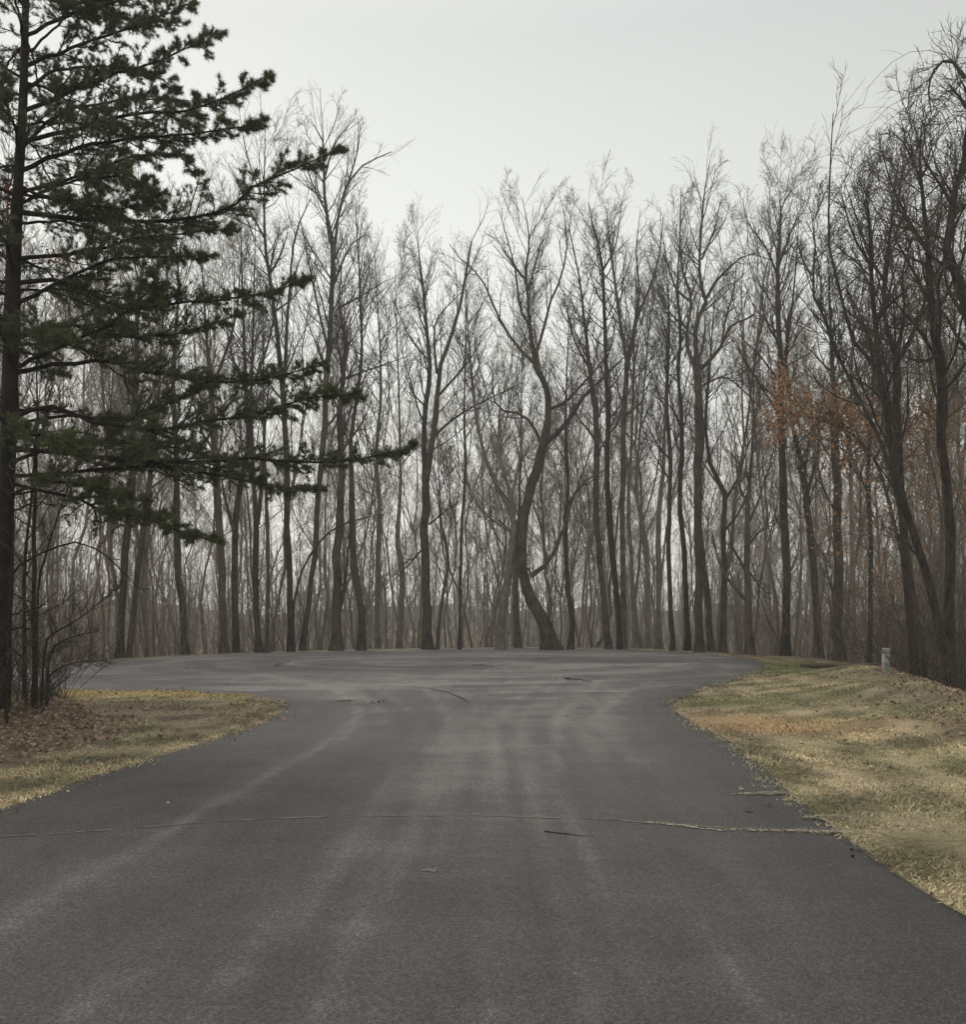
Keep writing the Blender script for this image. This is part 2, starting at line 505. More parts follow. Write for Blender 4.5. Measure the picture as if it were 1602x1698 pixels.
wear += 0.22 * lane([(1330, 1560), (1150, 1320), (1050, 1230), (1010, 1180), (1030, 1145)], 0.35)
cul = np.clip((V2[:, 1] - 13) / 7, 0, 1)
ang = np.arctan2(V2[:, 1] - 34, V2[:, 0] + 1.5); rad = np.hypot(V2[:, 1] - 34, V2[:, 0] + 1.5)
sw = 0.5 + 0.5 * np.sin(rad * 2.3 + 1.6 * fbm(V2[:, 0] * .22, V2[:, 1] * .22, 41) * 2)
wear += cul * (0.30 + 0.32 * sw ** 2 * np.clip(0.5 + fbm(V2[:, 0] * .3, V2[:, 1] * .5, 42), 0, 1))
wear += 0.5 * cul * np.clip(fbm(V2[:, 0] * .28, V2[:, 1] * .75, 43) - 0.35, 0, 1)
wear += 0.10 * fbm(V2[:, 0] * .8, V2[:, 1] * .5, 44)
cl = np.interp(V2[:, 1], [-14, 2, 5, 8, 12, 16, 20], [-1.4, -1.0, -0.95, -0.8, -0.45, -0.2, 0.5])
hw = np.interp(V2[:, 1], [-14, 5, 10, 16, 20], [3.9, 3.7, 3.5, 3.6, 5.5])
uu = (V2[:, 0] - cl) / hw
wear += (0.13 * fbm(uu * 9, V2[:, 1] * .22, 45) + 0.10 * fbm(uu * 21, V2[:, 1] * .3, 46)) * np.clip((24 - V2[:, 1]) / 8, 0, 1)
wear += cul * 0.16 * fbm(rad * 3.4, ang * 2.2, 47)
rt = RS(48)
for x0, x1, x2, x3, x4 in [(120, 430, 610, 640, 560), (330, 560, 660, 690, 600), (520, 650, 730, 745, 690), (640, 730, 770, 780, 850), (830, 830, 820, 830, 900), (980, 900, 870, 870, 930), (1120, 985, 925, 930, 1000), (1290, 1080, 985, 985, 1080), (1010, 920, 880, 850, 760)]:
    j = lane([(x0, 1698), (x1, 1440), (x2, 1270), (x3, 1190), (x4, 1128)], 0.085)
    wear += (0.16 + 0.12 * rt.rand()) * j * np.clip(0.6 + 0.8 * fbm(V2[:, 0] * .7, V2[:, 1] * .35, 49 + x0), 0, 1.3)
for k in range(9):
    r_k = rt.uniform(4, 13.5); j = np.exp(-((rad - r_k - .5 * fbm(ang * 1.3, ang * .7, 60 + k)) / .16) ** 2)
    wear += cul * (.12 + .14 * rt.rand()) * j * np.clip(.4 + fbm(ang * 2.3, ang * 1.1, 70 + k), 0, 1.2)
wear += 0.34 * cul * (fbm(V2[:, 0] * .9, V2[:, 1] * 1.6, 81) > 0.75)
wear -= 0.30 * np.exp(-(edge_d / 0.55) ** 2)
wear = np.clip(0.22 + wear, 0, 1.4)
am, nt, b = mat_new("asphalt")
tcr = N_(nt, "TexCoord")
wa = N_(nt, "Attribute", attribute_name="wear")
smp = N_(nt, "Mapping"); smp.inputs['Scale'].default_value = (0.55, 3.4, 1); nt.links.new(tcr.outputs['Object'], smp.inputs[0])
sn = N_(nt, "TexNoise", Scale=1.0, Detail=6.0, Roughness=0.62); nt.links.new(smp.outputs[0], sn.inputs['Vector'])
smp2 = N_(nt, "Mapping"); smp2.inputs['Scale'].default_value = (2.6, 0.28, 1); nt.links.new(tcr.outputs['Object'], smp2.inputs[0])
sn2 = N_(nt, "TexNoise", Scale=1.0, Detail=6.0, Roughness=0.6); nt.links.new(smp2.outputs[0], sn2.inputs['Vector'])
pn = N_(nt, "TexNoise", Scale=0.42, Detail=5.0, Roughness=0.62); nt.links.new(tcr.outputs['Object'], pn.inputs['Vector'])
acc_ = wa.outputs['Fac']
for src_, k_ in ((sn, 0.34), (sn2, 0.55), (pn, 0.55)):
    mm_ = N_(nt, "Math", operation='SUBTRACT'); mm_.inputs[1].default_value = 0.5; nt.links.new(src_.outputs[0], mm_.inputs[0])
    ma_ = N_(nt, "Math", operation='MULTIPLY_ADD'); ma_.inputs[1].default_value = k_; nt.links.new(mm_.outputs[0], ma_.inputs[0]); nt.links.new(acc_, ma_.inputs[2]); acc_ = ma_.outputs[0]
base = ramp_(nt, acc_, [(0.0, (0.045, 0.0415, 0.0400)), (0.5, (0.080, 0.0742, 0.0715)), (1.0, (0.200, 0.188, 0.181))])
ag = N_(nt, "TexVoronoi", Scale=115.0); nt.links.new(tcr.outputs['Object'], ag.inputs['Vector'])
agr = ramp_(nt, ag.outputs['Color'], [(0.12, (0.50, 0.50, 0.50)), (0.55, (0.94, 0.93, 0.925)), (0.93, (1.70, 1.67, 1.63))])
an = N_(nt, "TexNoise", Scale=38.0, Detail=5.0, Roughness=0.8); nt.links.new(tcr.outputs['Object'], an.inputs['Vector'])
anr = ramp_(nt, an.outputs[0], [(0.3, (0.72, 0.72, 0.72)), (0.72, (1.32, 1.30, 1.28))])
bn = N_(nt, "TexNoise", Scale=1.1, Detail=5.0, Roughness=0.6); nt.links.new(tcr.outputs['Object'], bn.inputs['Vector'])
bnr = ramp_(nt, bn.outputs[0], [(0.3, (0.84, 0.83, 0.82)), (0.7, (1.15, 1.14, 1.12))])
cur = base.outputs[0]
for src in (agr, anr, bnr):
    mx = N_(nt, "MixRGB", blend_type='MULTIPLY'); mx.inputs[0].default_value = 1
    nt.links.new(cur, mx.inputs[1]); nt.links.new(src.outputs[0], mx.inputs[2]); cur = mx.outputs[0]
# stray pale chips
vs = N_(nt, "TexVoronoi", Scale=7.0); nt.links.new(tcr.outputs['Object'], vs.inputs['Vector'])
lt = N_(nt, "Math", operation='LESS_THAN'); lt.inputs[1].default_value = 0.055
nt.links.new(vs.outputs['Distance'], lt.inputs[0])
gt = N_(nt, "SeparateColor"); nt.links.new(vs.outputs['Color'], gt.inputs[0])
g2 = N_(nt, "Math", operation='GREATER_THAN'); g2.inputs[1].default_value = 0.86; nt.links.new(gt.outputs[0], g2.inputs[0])
an2 = N_(nt, "Math", operation='MULTIPLY'); nt.links.new(lt.outputs[0], an2.inputs[0]); nt.links.new(g2.outputs[0], an2.inputs[1])
mx = N_(nt, "MixRGB"); nt.links.new(an2.outputs[0], mx.inputs[0]); nt.links.new(cur, mx.inputs[1]); mx.inputs[2].default_value = (0.24, 0.22, 0.19, 1)
nt.links.new(mx.outputs[0], b.inputs['Base Color'])
b.inputs['Roughness'].default_value = 0.82
b.inputs['Specular IOR Level'].default_value = 0.35
ab = N_(nt, "Bump", Strength=0.55, Distance=0.008)
nt.links.new(an.outputs[0], ab.inputs['Height']); nt.links.new(ab.outputs[0], b.inputs['Normal'])
road = obj("road", raw_mesh("road", np.column_stack([V2, z2]), RFc, am, attr={"wear": wear}), kind='structure')
def road_z(x, y): return 0.014

# cracks: ragged ribbons lying 4 mm above the asphalt, dark core with crumbled pale edges
M_CRACK = plain_mat("crack_dark", (0.022, 0.020, 0.019))
M_CRUMB = plain_mat("crack_grit", (0.19, 0.17, 0.145))
def ribbon(px, w, mat, z, seed, name, gap=0.0):
    r = RS(seed)
    pth = resample(np.array([[*G(*p), 0] for p in px]), 90)[:, :2]
    jit = np.cumsum(r.normal(size=pth.shape) * 0.011, 0); jit -= np.linspace(0, 1, len(pth))[:, None] * jit[-1]
    pth = pth + jit * 0.7 + r.normal(size=pth.shape) * 0.004
    t = np.zeros_like(pth); t[1:-1] = pth[2:] - pth[:-2]; t[0] = pth[1] - pth[0]; t[-1] = pth[-1] - pth[-2]
    t = norm(t); nrm = np.stack([-t[:, 1], t[:, 0]], 1)
    wd = w * (0.2 + 1.7 * r.rand(len(pth)) ** 1.7)
    L = pth + nrm * wd[:, None] * .5; R_ = pth - nrm * wd[:, None] * .5
    k = len(pth)
    zz = 0.012 + 0.012 * fbm(pth[:, 0] * .45, pth[:, 1] * .45, 5) + z
    V = np.concatenate([np.column_stack([L, zz]), np.column_stack([R_, zz])])
    i = np.arange(k - 1); F = np.stack([i + k, i + k + 1, i + 1, i], 1)
    F = F[r.rand(k - 1) >= gap]
    return obj(name, raw_mesh(name, V, F, mat), road)
crack1 = [(-60, 1395), (0, 1389), (150, 1379), (280, 1369), (400, 1362), (560, 1357.5), (700, 1356.5), (860, 1358), (1000, 1362), (1080, 1368), (1200, 1377), (1300, 1380), (1400, 1384)]
ribbon(crack1, 0.024, M_CRUMB, 0.004, 1, "crack", 0.1)
M_GRIT = plain_mat("pale_grit", (0.33, 0.29, 0.235))
ribbon([(1070, 1367), (1120, 1371), (1200, 1377.5), (1300, 1380.5), (1425, 1385)], 0.042, M_GRIT, 0.006, 3, "crack", 0.3)
ribbon([(1225, 1319), (1315, 1317)], 0.03, M_GRIT, 0.008, 4, "crack", 0.5)
ribbon(crack1, 0.004, M_CRACK, 0.008, 2, "crack", 0.35)
for s, c in enumerate([[(395, 1252), (440, 1247), (525, 1243)], [(1215, 1319), (1310, 1317)], [(1330, 1358), (1395, 1356)], [(700, 1449), (722, 1448)]]):
    ribbon(c, 0.035, M_CRUMB, 0.004, 10 + s, "crack", 0.3)
for s, c in enumerate([[(520, 1131), (580, 1131), (650, 1133), (700, 1133)], [(880, 1096.5), (905, 1094), (925, 1091.5)], [(300, 1108), (355, 1106)],
                       [(560, 1162), (600, 1164), (650, 1163)], [(900, 1125), (1010, 1124)], [(455, 1103), (475, 1099)]]):
    ribbon(c, 0.34, M_CRUMB, 0.004, 30 + s, "crack", 0.45)
ribbon([(640, 1138), (700, 1142), (745, 1152), (775, 1166)], 0.05, M_CRACK, 0.006, 50, "crack", 0.1)

# ---------------------------------------------------------------- trees
def build_tree(name, trunk_path, trunk_w, limbs, rng, mat, twmat=None, n1=10, m2=7, m3=5, m4=3, t0=0.42, label=None, cat='tree', group=None,
               limb_len=(0.17, 0.34), up=0.10, sides=9, k=22, ang1=(0.45, 1.05), rmin=0.0055, crown_name="crown"):
    """trunk_path (n,3) with radii trunk_w; limbs: list of (n,3) paths with start radius; everything in world space"""
    base = trunk_path[0].copy()
    gzb = tz(base[0], base[1])
    root = empty(name, (base[0], base[1], gzb), label=label, cat=cat, group=group)
    org = np.array([base[0], base[1], gzb])
    tp = np.column_stack([trunk_path, trunk_w])
    q = resample(tp, k)
    pts, rr = q[:, :3].copy(), q[:, 3].copy()
    H = pts[-1, 2] - pts[0, 2]
    # flare at the foot, slight irregularity
    hh = pts[:, 2] - gzb
    rr = rr * (1 + 0.55 * np.exp(-np.clip(hh, 0, None) / 0.35)) * (1 + 0.04 * rng.normal(size=k))
    pts[1:-1, :2] += rng.normal(size=(k - 2, 2)) * (0.15 * rr[1:-1, None])
    a = Acc(); a.tubes(pts[None] - org, rr[None], sides)
    obj("trunk", a.mesh("trunk", mat), root)
    KL = 9
    LP, LR = [], []
    for path, r0 in limbs:
        qq = resample(path, KL)
        tt = np.linspace(0, 1, KL)
        LP.append(qq); LR.append(r0 * (1 - tt) + max(rmin * 1.3, r0 * 0.22) * tt)
    if n1:
        cp, cr = children(pts[None], rr[None], n1, rng, t0, 0.97, ang1, limb_len, KL, 0.42, up=up, wob=0.10, rmin=rmin * 1.6, shade=0.62, rmax=0.12)
        LP += list(cp); LR += list(cr)
    for lp, lr in zip(LP, LR):
        a = Acc(); a.tubes(lp[None] - org, lr[None], 5)
        obj("limb", a.mesh("limb", mat), root)
    LP, LR = np.array(LP), np.array(LR)
    # the leader also carries twigs
    ki = int(k * 0.6)
    lead = resample(np.column_stack([pts[ki:], rr[ki:]]), KL)
    LP = np.concatenate([LP, lead[None, :, :3], lead[None, :, :3]]); LR = np.concatenate([LR, lead[None, :, 3], lead[None, :, 3]])
    a = Acc()
    p2, r2 = children(LP, LR, m2, rng, 0.12, 1.0, (0.35, 0.9), (0.28, 0.5), 5, 0.55, up=up * 1.0, wob=0.14, rmin=rmin * 1.3, rmax=0.035)
    a.tubes(p2 - org, r2, 4)
    p3, r3 = children(p2, r2, m3, rng, 0.15, 1.0, (0.35, 0.9), (0.40, 0.65), 4, 0.6, up=up * 0.9, wob=0.14, rmin=rmin, rmax=0.018, ladd=0.12)
    a.tubes(p3 - org, r3, 3)
    if m4:
        p4, r4 = children(p3, r3, m4, rng, 0.15, 1.0, (0.4, 0.95), (0.45, 0.8), 2, 0.7, up=up * 0.5, wob=0.15, rmin=rmin * 0.9, rmax=0.010, ladd=0.10)
        a.tubes(p4 - org, r4, 3)
    obj(crown_name, a.mesh("crown", twmat or M_TWIG), root)
    return root

def px_tree(label, depth, path, top, limbs=(), mat=None, seed=0, name="bare_tree", drift=0.8, base_y=None, **kw):
    """path rows: photo x, y, trunk width in pixels, from the ground up"""
    rng = RS(1000 + seed)
    mat = mat or M_GREY
    n = len(path) + 1
    rows = list(path) + [(top[0], top[1] + ((48 if kw.get('group') == RIGHT else 26) if name == 'bare_tree' and top[1] < 520 else 0), 0.7)]
    ds = depth + np.cumsum(np.concatenate([[0], rng.normal(size=n - 1) * drift * 0.35]))
    pts = np.array([P(x, y, d) for (x, y, w), d in zip(rows, ds)])
    w = np.array([r[2] for r in rows]) * depth / FPX / 2 * 0.9
    w = np.where(np.arange(len(w)) == len(w) - 2, np.minimum(w, w[-1] + 0.8 * (w - w[-1])), w)
    # carry the foot down to the ground
    b = pts[0].copy(); gz_ = tz(b[0], b[1]) - 0.25
    if b[2] > gz_ + 0.05:
        d0 = pts[0] - pts[1]; d0 = d0 / max(-d0[2], 0.3)
        foot = b + d0 * (b[2] - gz_) * np.array([0.6, 0.6, 0]); foot[2] = tz(foot[0], foot[1]) - 0.25
        pts = np.vstack([foot, pts]); w = np.concatenate([[w[0] * 1.08], w]); ds = np.concatenate([[depth], ds])
    else:
        pts[0, 2] = gz_
    lm = []
    for L in limbs:
        # start radius then pixel path; depth starts on the trunk and drifts
        r0, q = L[0], L[1:]
        y0 = q[0][1]
        zz = EYE - (y0 - 1030) * depth / FPX
        d = float(np.interp(zz, pts[:, 2], pts[:, 1]))
        sgn = rng.choice([-1, 1]) * rng.uniform(0.05, 0.3)
        acc = []; prev = None
        for (x, y) in q:
            if prev is not None: d += sgn * math.hypot(x - prev[0], y - prev[1]) * depth / FPX
            prev = (x, y); acc.append(P(x, y, d))
        lm.append((np.array(acc), r0 * depth / FPX / 2))
    g = kw.pop('group', 'bare trees lining the far edge of the asphalt')
    kw.setdefault('rmin', 0.0072); kw.setdefault('limb_len', (0.17, 0.31)); kw.setdefault('m4', 2); kw.setdefault('ang1', (0.38, 0.85)); kw['n1'] = kw.get('n1', 10) + (3 if name == 'bare_tree' and kw.get('group') != RIGHT else 0)
    return build_tree(name, pts, w, lm, rng, mat, M_TWIGD, label=label, group=g, **kw)

EDGE = 'bare trees lining the far edge of the asphalt'
RIGHT = 'vine hung trees in the right hand thicket'
T = px_tree
SHORT = [(100, 'the pine'), (207, 'the first dark trunk'), (235, 'the brown trunk leaning right'), (300, 'the trunk curving above the low bough'), (380, 'the two close brown trunks'), (430, 'the dark twin stemmed tree'),
         (476, 'the tall tree with splayed crown'), (520, 'the grey leaning tree'), (562, 'the trunk dividing at its foot'), (590, 'the trunk leaning left'), (630, 'the broken white stick'), (664, 'the pale trunk set back'),
         (706, 'the lone tree of two stems'), (766, 'the slim straight stem'), (835, 'the crossing pale limbed tree'), (890, 'the S shaped tree'), (942, 'the bent dark trunk'), (1000, 'the left of three close trunks'),
         (1030, 'the right of three close trunks'), (1070, 'the zigzag grey stem'), (1112, 'the left dark pole trunk'), (1135, 'the right dark pole trunk'), (1160, 'the candelabra tree'), (1200, 'the elbowed brown tree'),
         (1240, 'the low branched stout tree'), (1302, 'the trunk rising through orange leaves'), (1348, 'the forked trunk under orange leaves'), (1390, 'the trunk by the fallen log'), (1442, 'the stem beside the pedestal'),
         (1510, 'the goblet forked tree'), (1570, 'the thick upright tree at right')]
def nearest(x, y):
    px = 801 + x / y * FPX
    q = min(SHORT, key=lambda q: abs(q[0] - px))
    return ("left of " if px < q[0] - 7 else "right of " if px > q[0] + 7 else "in line with ") + q[1]
# --- left of the S-shaped tree
T("first thick dark trunk of the row, beside the dead drooping pine bough", 41,
  [(199, 1092, 14), (203, 1011, 13.5), (207, 930, 13), (213, 874, 13), (217, 815, 12), (225, 650, 10), (228, 520, 8), (242, 400, 5)], (250, 300), mat=M_DARK, seed=1, n1=12)
T("thinner brown trunk leaning right, just right of the first thick dark trunk", 42,
  [(216, 1090, 11), (223, 1000, 10), (232, 924, 10), (240, 858, 9), (247, 804, 9), (262, 680, 7), (268, 560, 5)], (280, 400), mat=M_BROWN, seed=2, n1=11)
T("pale grey trunk close behind the brown leaning trunk under the low pine boughs", 56,
  [(244, 1088, 10), (240, 1000, 10), (243, 900, 9), (250, 800, 8), (258, 640, 6)], (262, 430), mat=M_PALE, seed=3, n1=10)
T("dark trunk curving gently left as it rises behind the lowest green pine bough", 44,
  [(308.5, 1085, 14), (302, 1011, 13), (295.5, 946, 12), (294, 891, 12), (292, 760, 10), (288, 620, 8), (296, 480, 5)], (290, 330), mat=M_DARK, seed=4, n1=12)
T("left of two close brown trunks below the tip of the drooping pine bough", 45,
  [(372, 1083, 14), (370, 1000, 14), (367.5, 924, 14), (363, 858, 13), (360, 800, 12), (354, 700, 10), (349, 640, 9), (343, 560, 6)], (330, 350),
  [(6, (350, 650), (372, 590), (392, 520), (400, 420)), (5, (356, 740), (330, 650), (322, 560))], mat=M_BROWN, seed=5, n1=11)
T("right of two close brown trunks, forking into a V above the pine bough tip", 46,
  [(393, 1083, 12), (390, 1000, 12), (388, 924, 12), (391, 869, 11), (400, 800, 10), (412, 726, 9), (408, 640, 8), (404, 560, 6)], (398, 300),
  [(7, (389, 885), (372, 820), (362, 760)), (6, (409, 660), (435, 600), (452, 540), (468, 470)), (6, (408, 650), (385, 590), (376, 540))], mat=M_BROWN, seed=6, n1=11)
T("dark twin stemmed tree with its fork hidden by the long pine bough", 45.5,
  [(431, 1081, 11), (425, 1000, 11), (424, 935, 11), (425.5, 880, 11), (422, 821, 8), (417, 720, 7), (418, 620, 6)], (424, 330),
  [(8, (427, 870), (431, 836), (436, 780), (440, 700), (448, 620))], mat=M_DARK, seed=7, n1=10)
T("very slim straight stem just right of the dark twin stemmed tree", 45.5,
  [(444, 1081, 7.5), (444, 978, 7), (444, 913, 7), (442, 825, 6), (438, 700, 5)], (436, 470), mat=M_BROWN, seed=8, n1=10)
T("tall dark tree whose splayed crown tops the left skyline beside the pine", 47,
  [(482, 1079, 12), (482, 1011, 11.5), (479, 946, 11), (476, 880, 11), (476, 826, 11), (474, 737, 10), (469, 638, 10), (464, 606, 9), (461, 562, 8), (454, 512, 7), (447, 453, 6.5), (441, 420, 6), (438, 330, 4)], (440, 178),
  [(7, (469, 640), (473, 606), (475, 551), (478, 507), (482, 464), (484, 420), (500, 360), (515, 330)),
   (5, (447, 455), (462, 430), (478, 385)), (4, (441, 400), (415, 350), (378, 270)), (3.5, (438, 330), (470, 260), (488, 220)), (3.5, (439, 340), (410, 260), (396, 180))], mat=M_DARK, seed=9, n1=12)
T("grey leaning tree rising to the tallest spreading crown right of the pine", 48,
  [(501.5, 1077, 10), (512, 1000, 10), (521, 924, 10), (525.5, 869, 9.5), (530, 800, 9.5), (537, 726, 10), (541, 627, 10), (546, 573, 9), (548, 518, 8.5), (552, 450, 8), (550, 384, 7), (540, 353, 6), (537, 290, 4.5), (534, 228, 3.5)], (515, 172),
  [(6, (553, 430), (565, 337), (587, 290), (606, 272), (650, 252)), (5, (546, 587), (525, 500), (505, 400), (495, 350)), (4, (570, 325), (592, 255), (598, 205)),
   (4, (545, 360), (520, 310), (495, 240)), (4, (537, 300), (555, 240), (590, 195)), (5, (550, 480), (580, 410), (605, 390))], mat=M_GREY, seed=10, n1=12)
T("slender dark arching branch sapling curving over toward the right, above the pavement edge", 47.5,
  [(484, 1079, 5), (488, 1000, 4.5), (500, 950, 4), (520, 912, 4), (550, 880, 3.6), (585, 864, 3.2)], (636, 852), mat=M_DARK, seed=11, n1=3, m2=3, m3=3, m4=0, name="arching_sapling", cat='sapling', limb_len=(.08, .16))
T("thick brown trunk dividing near its foot into two close stems", 48,
  [(557, 1076, 18), (558, 1000, 17), (558, 935, 15), (561.6, 880, 14), (567, 782, 13), (563, 715, 10), (566.5, 638, 9), (571, 606, 8.5), (575, 562, 8), (566, 529, 5), (562, 503, 4)], (570, 380),
  [(9, (559, 1030), (570, 978), (577, 915), (582, 860)), (4, (563, 510), (600, 490), (640, 465)), (4, (567, 630), (620, 610), (680, 590))], mat=M_BROWN, seed=12, n1=10)
T("brown trunk leaning left at mid height, right of the stem that divides near its foot", 48,
  [(599, 1076, 15), (596.5, 1000, 14), (588, 946, 13), (584.5, 880, 12), (582, 793, 10), (583, 715, 7), (589, 680, 6.5), (596, 627, 6), (600, 573, 5), (598, 507, 5), (595, 442, 4)], (590, 320), mat=M_BROWN, seed=13, n1=12)
T("pale slim trunk with a broken white stick leaning against its foot", 55,
  [(626, 1075, 10), (626, 957, 10), (630, 847, 9), (624, 760, 7), (632, 640, 6)], (622, 400), mat=M_PALE, seed=14, n1=12)
T("pale trunk standing back between the broken stick and the tall forked tree", 57,
  [(662, 1073, 12), (667, 957, 11), (660, 902, 9), (664, 780, 7)], (655, 420), mat=M_PALE, seed=15, n1=12)
T("tall straight tree splitting into two upright stems, standing alone left of centre", 50,
  [(710, 1073, 18), (707, 978, 16), (705, 891, 16), (706, 825, 16), (704, 760, 12), (703, 726, 9.5), (707.6, 660, 9), (713, 617, 8.5), (710, 573, 7), (704, 507, 5), (698, 450, 4)], (690, 350),
  [(12, (706, 800), (711, 771), (715, 735), (722, 693), (727, 627), (733, 595), (744, 568), (759, 525), (766, 490), (775, 440), (782, 400)),
   (5, (718, 726), (745, 700), (787, 673), (830, 652), (866, 634)), (5, (729, 654), (755, 625), (776, 601), (805, 555)), (3.5, (700, 911), (670, 945), (641, 976)),
   (3.5, (712, 870), (735, 850), (760, 832)), (5, (724, 620), (720, 560), (724, 530), (745, 505), (768, 482)), (4, (712, 600), (680, 560), (652, 500))], mat=M_GREY, seed=16, n1=9, t0=0.5)
T("thin kinked stem close right of the foot of the tall forked tree", 50,
  [(725, 1073, 6), (733, 989, 5.5), (744, 935, 5), (737.5, 895, 4.5), (731, 854, 4)], (724, 700), mat=M_BROWN, seed=17, n1=8, m4=2)
T("slim straight dark stem midway between the tall forked tree and the S shaped tree", 49.5,
  [(761.5, 1072, 6.5), (764, 957, 6), (766, 869, 6), (772, 782, 5), (770, 680, 4.5)], (775, 400), mat=M_DARK, seed=18, n1=12)
T("leaning trunk dividing into pale upswept limbs, crossing behind the S shaped tree", 50,
  [(830, 1072, 16), (835, 1000, 15), (845, 946, 14), (849.6, 895, 13), (850, 858, 12), (834, 821, 9), (814, 786, 8), (803, 755, 7), (790, 690, 6), (780, 600, 5)], (770, 420),
  [(9, (851, 860), (845, 815), (834, 780), (826, 740), (830, 660)), (4, (846, 880), (815, 860), (788, 835), (770, 790)), (7, (846, 830), (858, 780), (866, 720), (858, 650))], mat=M_PALE, seed=19, n1=9, t0=.5)
T("thick crooked tree with a bowed S shaped trunk at the middle of the row", 49.5,
  [(913, 1072, 30), (896, 1022, 24), (875, 978, 20), (867, 935, 18), (865, 891, 18), (869, 852, 18), (878, 815, 18.5), (893, 773, 17), (905, 715, 15), (909, 693, 12), (910, 660, 11), (903, 634, 11), (889, 612, 11), (886, 590, 9.5), (882, 569, 7), (878, 529, 6.5), (875, 485, 5.5), (871, 450, 4.5), (878, 400, 3.6)], (866, 300),
  [(10, (905, 735), (926, 715), (945, 695), (964, 662), (982, 643), (1006, 621), (1034, 593)), (6, (910, 679), (938, 667), (962, 641), (997, 601), (1020, 560)),
   (6, (897, 735), (881, 702), (862, 686), (827, 678), (816, 643), (818, 623), (808, 600)), (6, (887, 603), (853, 569), (822, 516), (798, 461), (765, 431), (745, 405)),
   (6, (887, 592), (901, 547), (914, 496), (929, 464), (940, 410), (935, 350)), (9, (880, 955), (911, 930), (926, 895), (937, 876), (950, 823), (978, 793), (1000, 780)),
   (5, (878, 540), (862, 510), (855, 450), (842, 400), (828, 350)), (4, (872, 465), (845, 430), (815, 380)), (4, (876, 480), (890, 430), (905, 380)), (4, (865, 900), (835, 870), (800, 845)),
   (3, (880, 950), (860, 920), (840, 895))], mat=M_GREY, seed=20, n1=7, t0=.6, k=34, sides=11)
T("stub of brown trunk between the two legs of the crossing trees at centre", 53,
  [(859, 1071, 12), (855, 978, 11), (857, 900, 8), (862, 820, 6)], (866, 560), mat=M_BROWN, seed=21, n1=10)
# --- right of the S-shaped tree
T("dark trunk with a small bend low down, first right of the S shaped foot", 50,
  [(946, 1071, 11), (948, 1022, 10.5), (941, 968, 9), (939, 913, 8), (938, 869, 8), (942, 800, 6), (938, 700, 5)], (945, 470), mat=M_DARK, seed=22, n1=12)
T("leftmost of three close straight trunks right of centre, leaning left", 50,
  [(1009, 1070, 12), (1002, 1000, 11.5), (996, 946, 11), (990, 869, 11), (989, 782, 11), (990, 737, 11), (986, 660, 9), (977, 606, 8), (970, 540, 6), (962, 470, 4.5)], (940, 330),
  [(5, (978, 612), (960, 580), (945, 540), (935, 480)), (5, (988, 730), (965, 700), (940, 670))], mat=M_BROWN, seed=23, n1=11)
T("middle of three close straight trunks, dark and reaching the skyline", 50,
  [(1029, 1070, 11), (1022, 978, 10.5), (1011, 869, 10), (1007, 782, 10), (1006, 748, 10), (1009, 682, 9), (1005, 617, 8.5), (1003, 540, 7), (999, 442, 5.5), (988, 392, 4)], (975, 310),
  [(4, (999, 450), (1020, 410), (1030, 350)), (4, (1006, 700), (1030, 670), (1045, 640))], mat=M_DARK, seed=24, n1=13)
T("rightmost of three close straight trunks, forking into a wide V near its top", 50,
  [(1034, 1070, 10.5), (1034, 957, 10), (1032, 869, 10), (1033, 782, 10), (1033, 737, 10), (1037, 649, 9.5), (1041.5, 606, 8.5), (1033, 569, 6.5), (1024, 496, 5.5), (1015, 433, 4.5)], (1005, 320),
  [(7, (1041, 610), (1046, 573), (1056, 529), (1076, 481), (1092, 431), (1100, 360)), (4, (1056, 530), (1060, 480), (1055, 420), (1062, 350)), (4, (1037, 690), (1065, 665), (1075, 640))], mat=M_GREY, seed=25, n1=9, t0=.55)
T("slim grey stem right of the three close straight trunks", 53,
  [(1053, 1075, 9), (1049, 957, 8), (1042, 858, 7), (1046, 760, 6), (1050, 640, 5)], (1056, 400), mat=M_PALE, seed=26, n1=11)
T("grey stem with a gentle zigzag, second past the three close trunks", 53,
  [(1076, 1075, 9), (1073, 978, 8), (1072, 902, 7.5), (1060, 847, 6.5), (1055, 800, 6), (1064, 690, 5)], (1085, 420), mat=M_PALE, seed=27, n1=11)
T("blurred grey trunk left of a pair of dark poles", 54,
  [(1093.5, 1075, 11), (1092, 978, 10), (1093, 847, 9.5), (1099, 793, 8), (1104, 680, 6)], (1110, 420), mat=M_PALE, seed=28, n1=11)
T("left one of a pair of dark pole straight trunks", 48,
  [(1115, 1077, 9.5), (1111, 978, 9), (1109, 913, 8.5), (1110, 825, 8), (1112, 771, 7.5), (1106, 660, 6), (1110, 540, 4.5)], (1104, 400), mat=M_DARK, seed=29, n1=11)
T("right one of a pair of dark pole straight trunks", 48,
  [(1139, 1078, 10.5), (1137, 967, 10), (1132, 891, 9), (1127, 815, 8), (1131, 737, 7.5), (1129, 671, 7), (1124.5, 617, 6.5), (1129, 562, 6), (1124, 475, 4.5)], (1130, 340), mat=M_DARK, seed=30, n1=12)
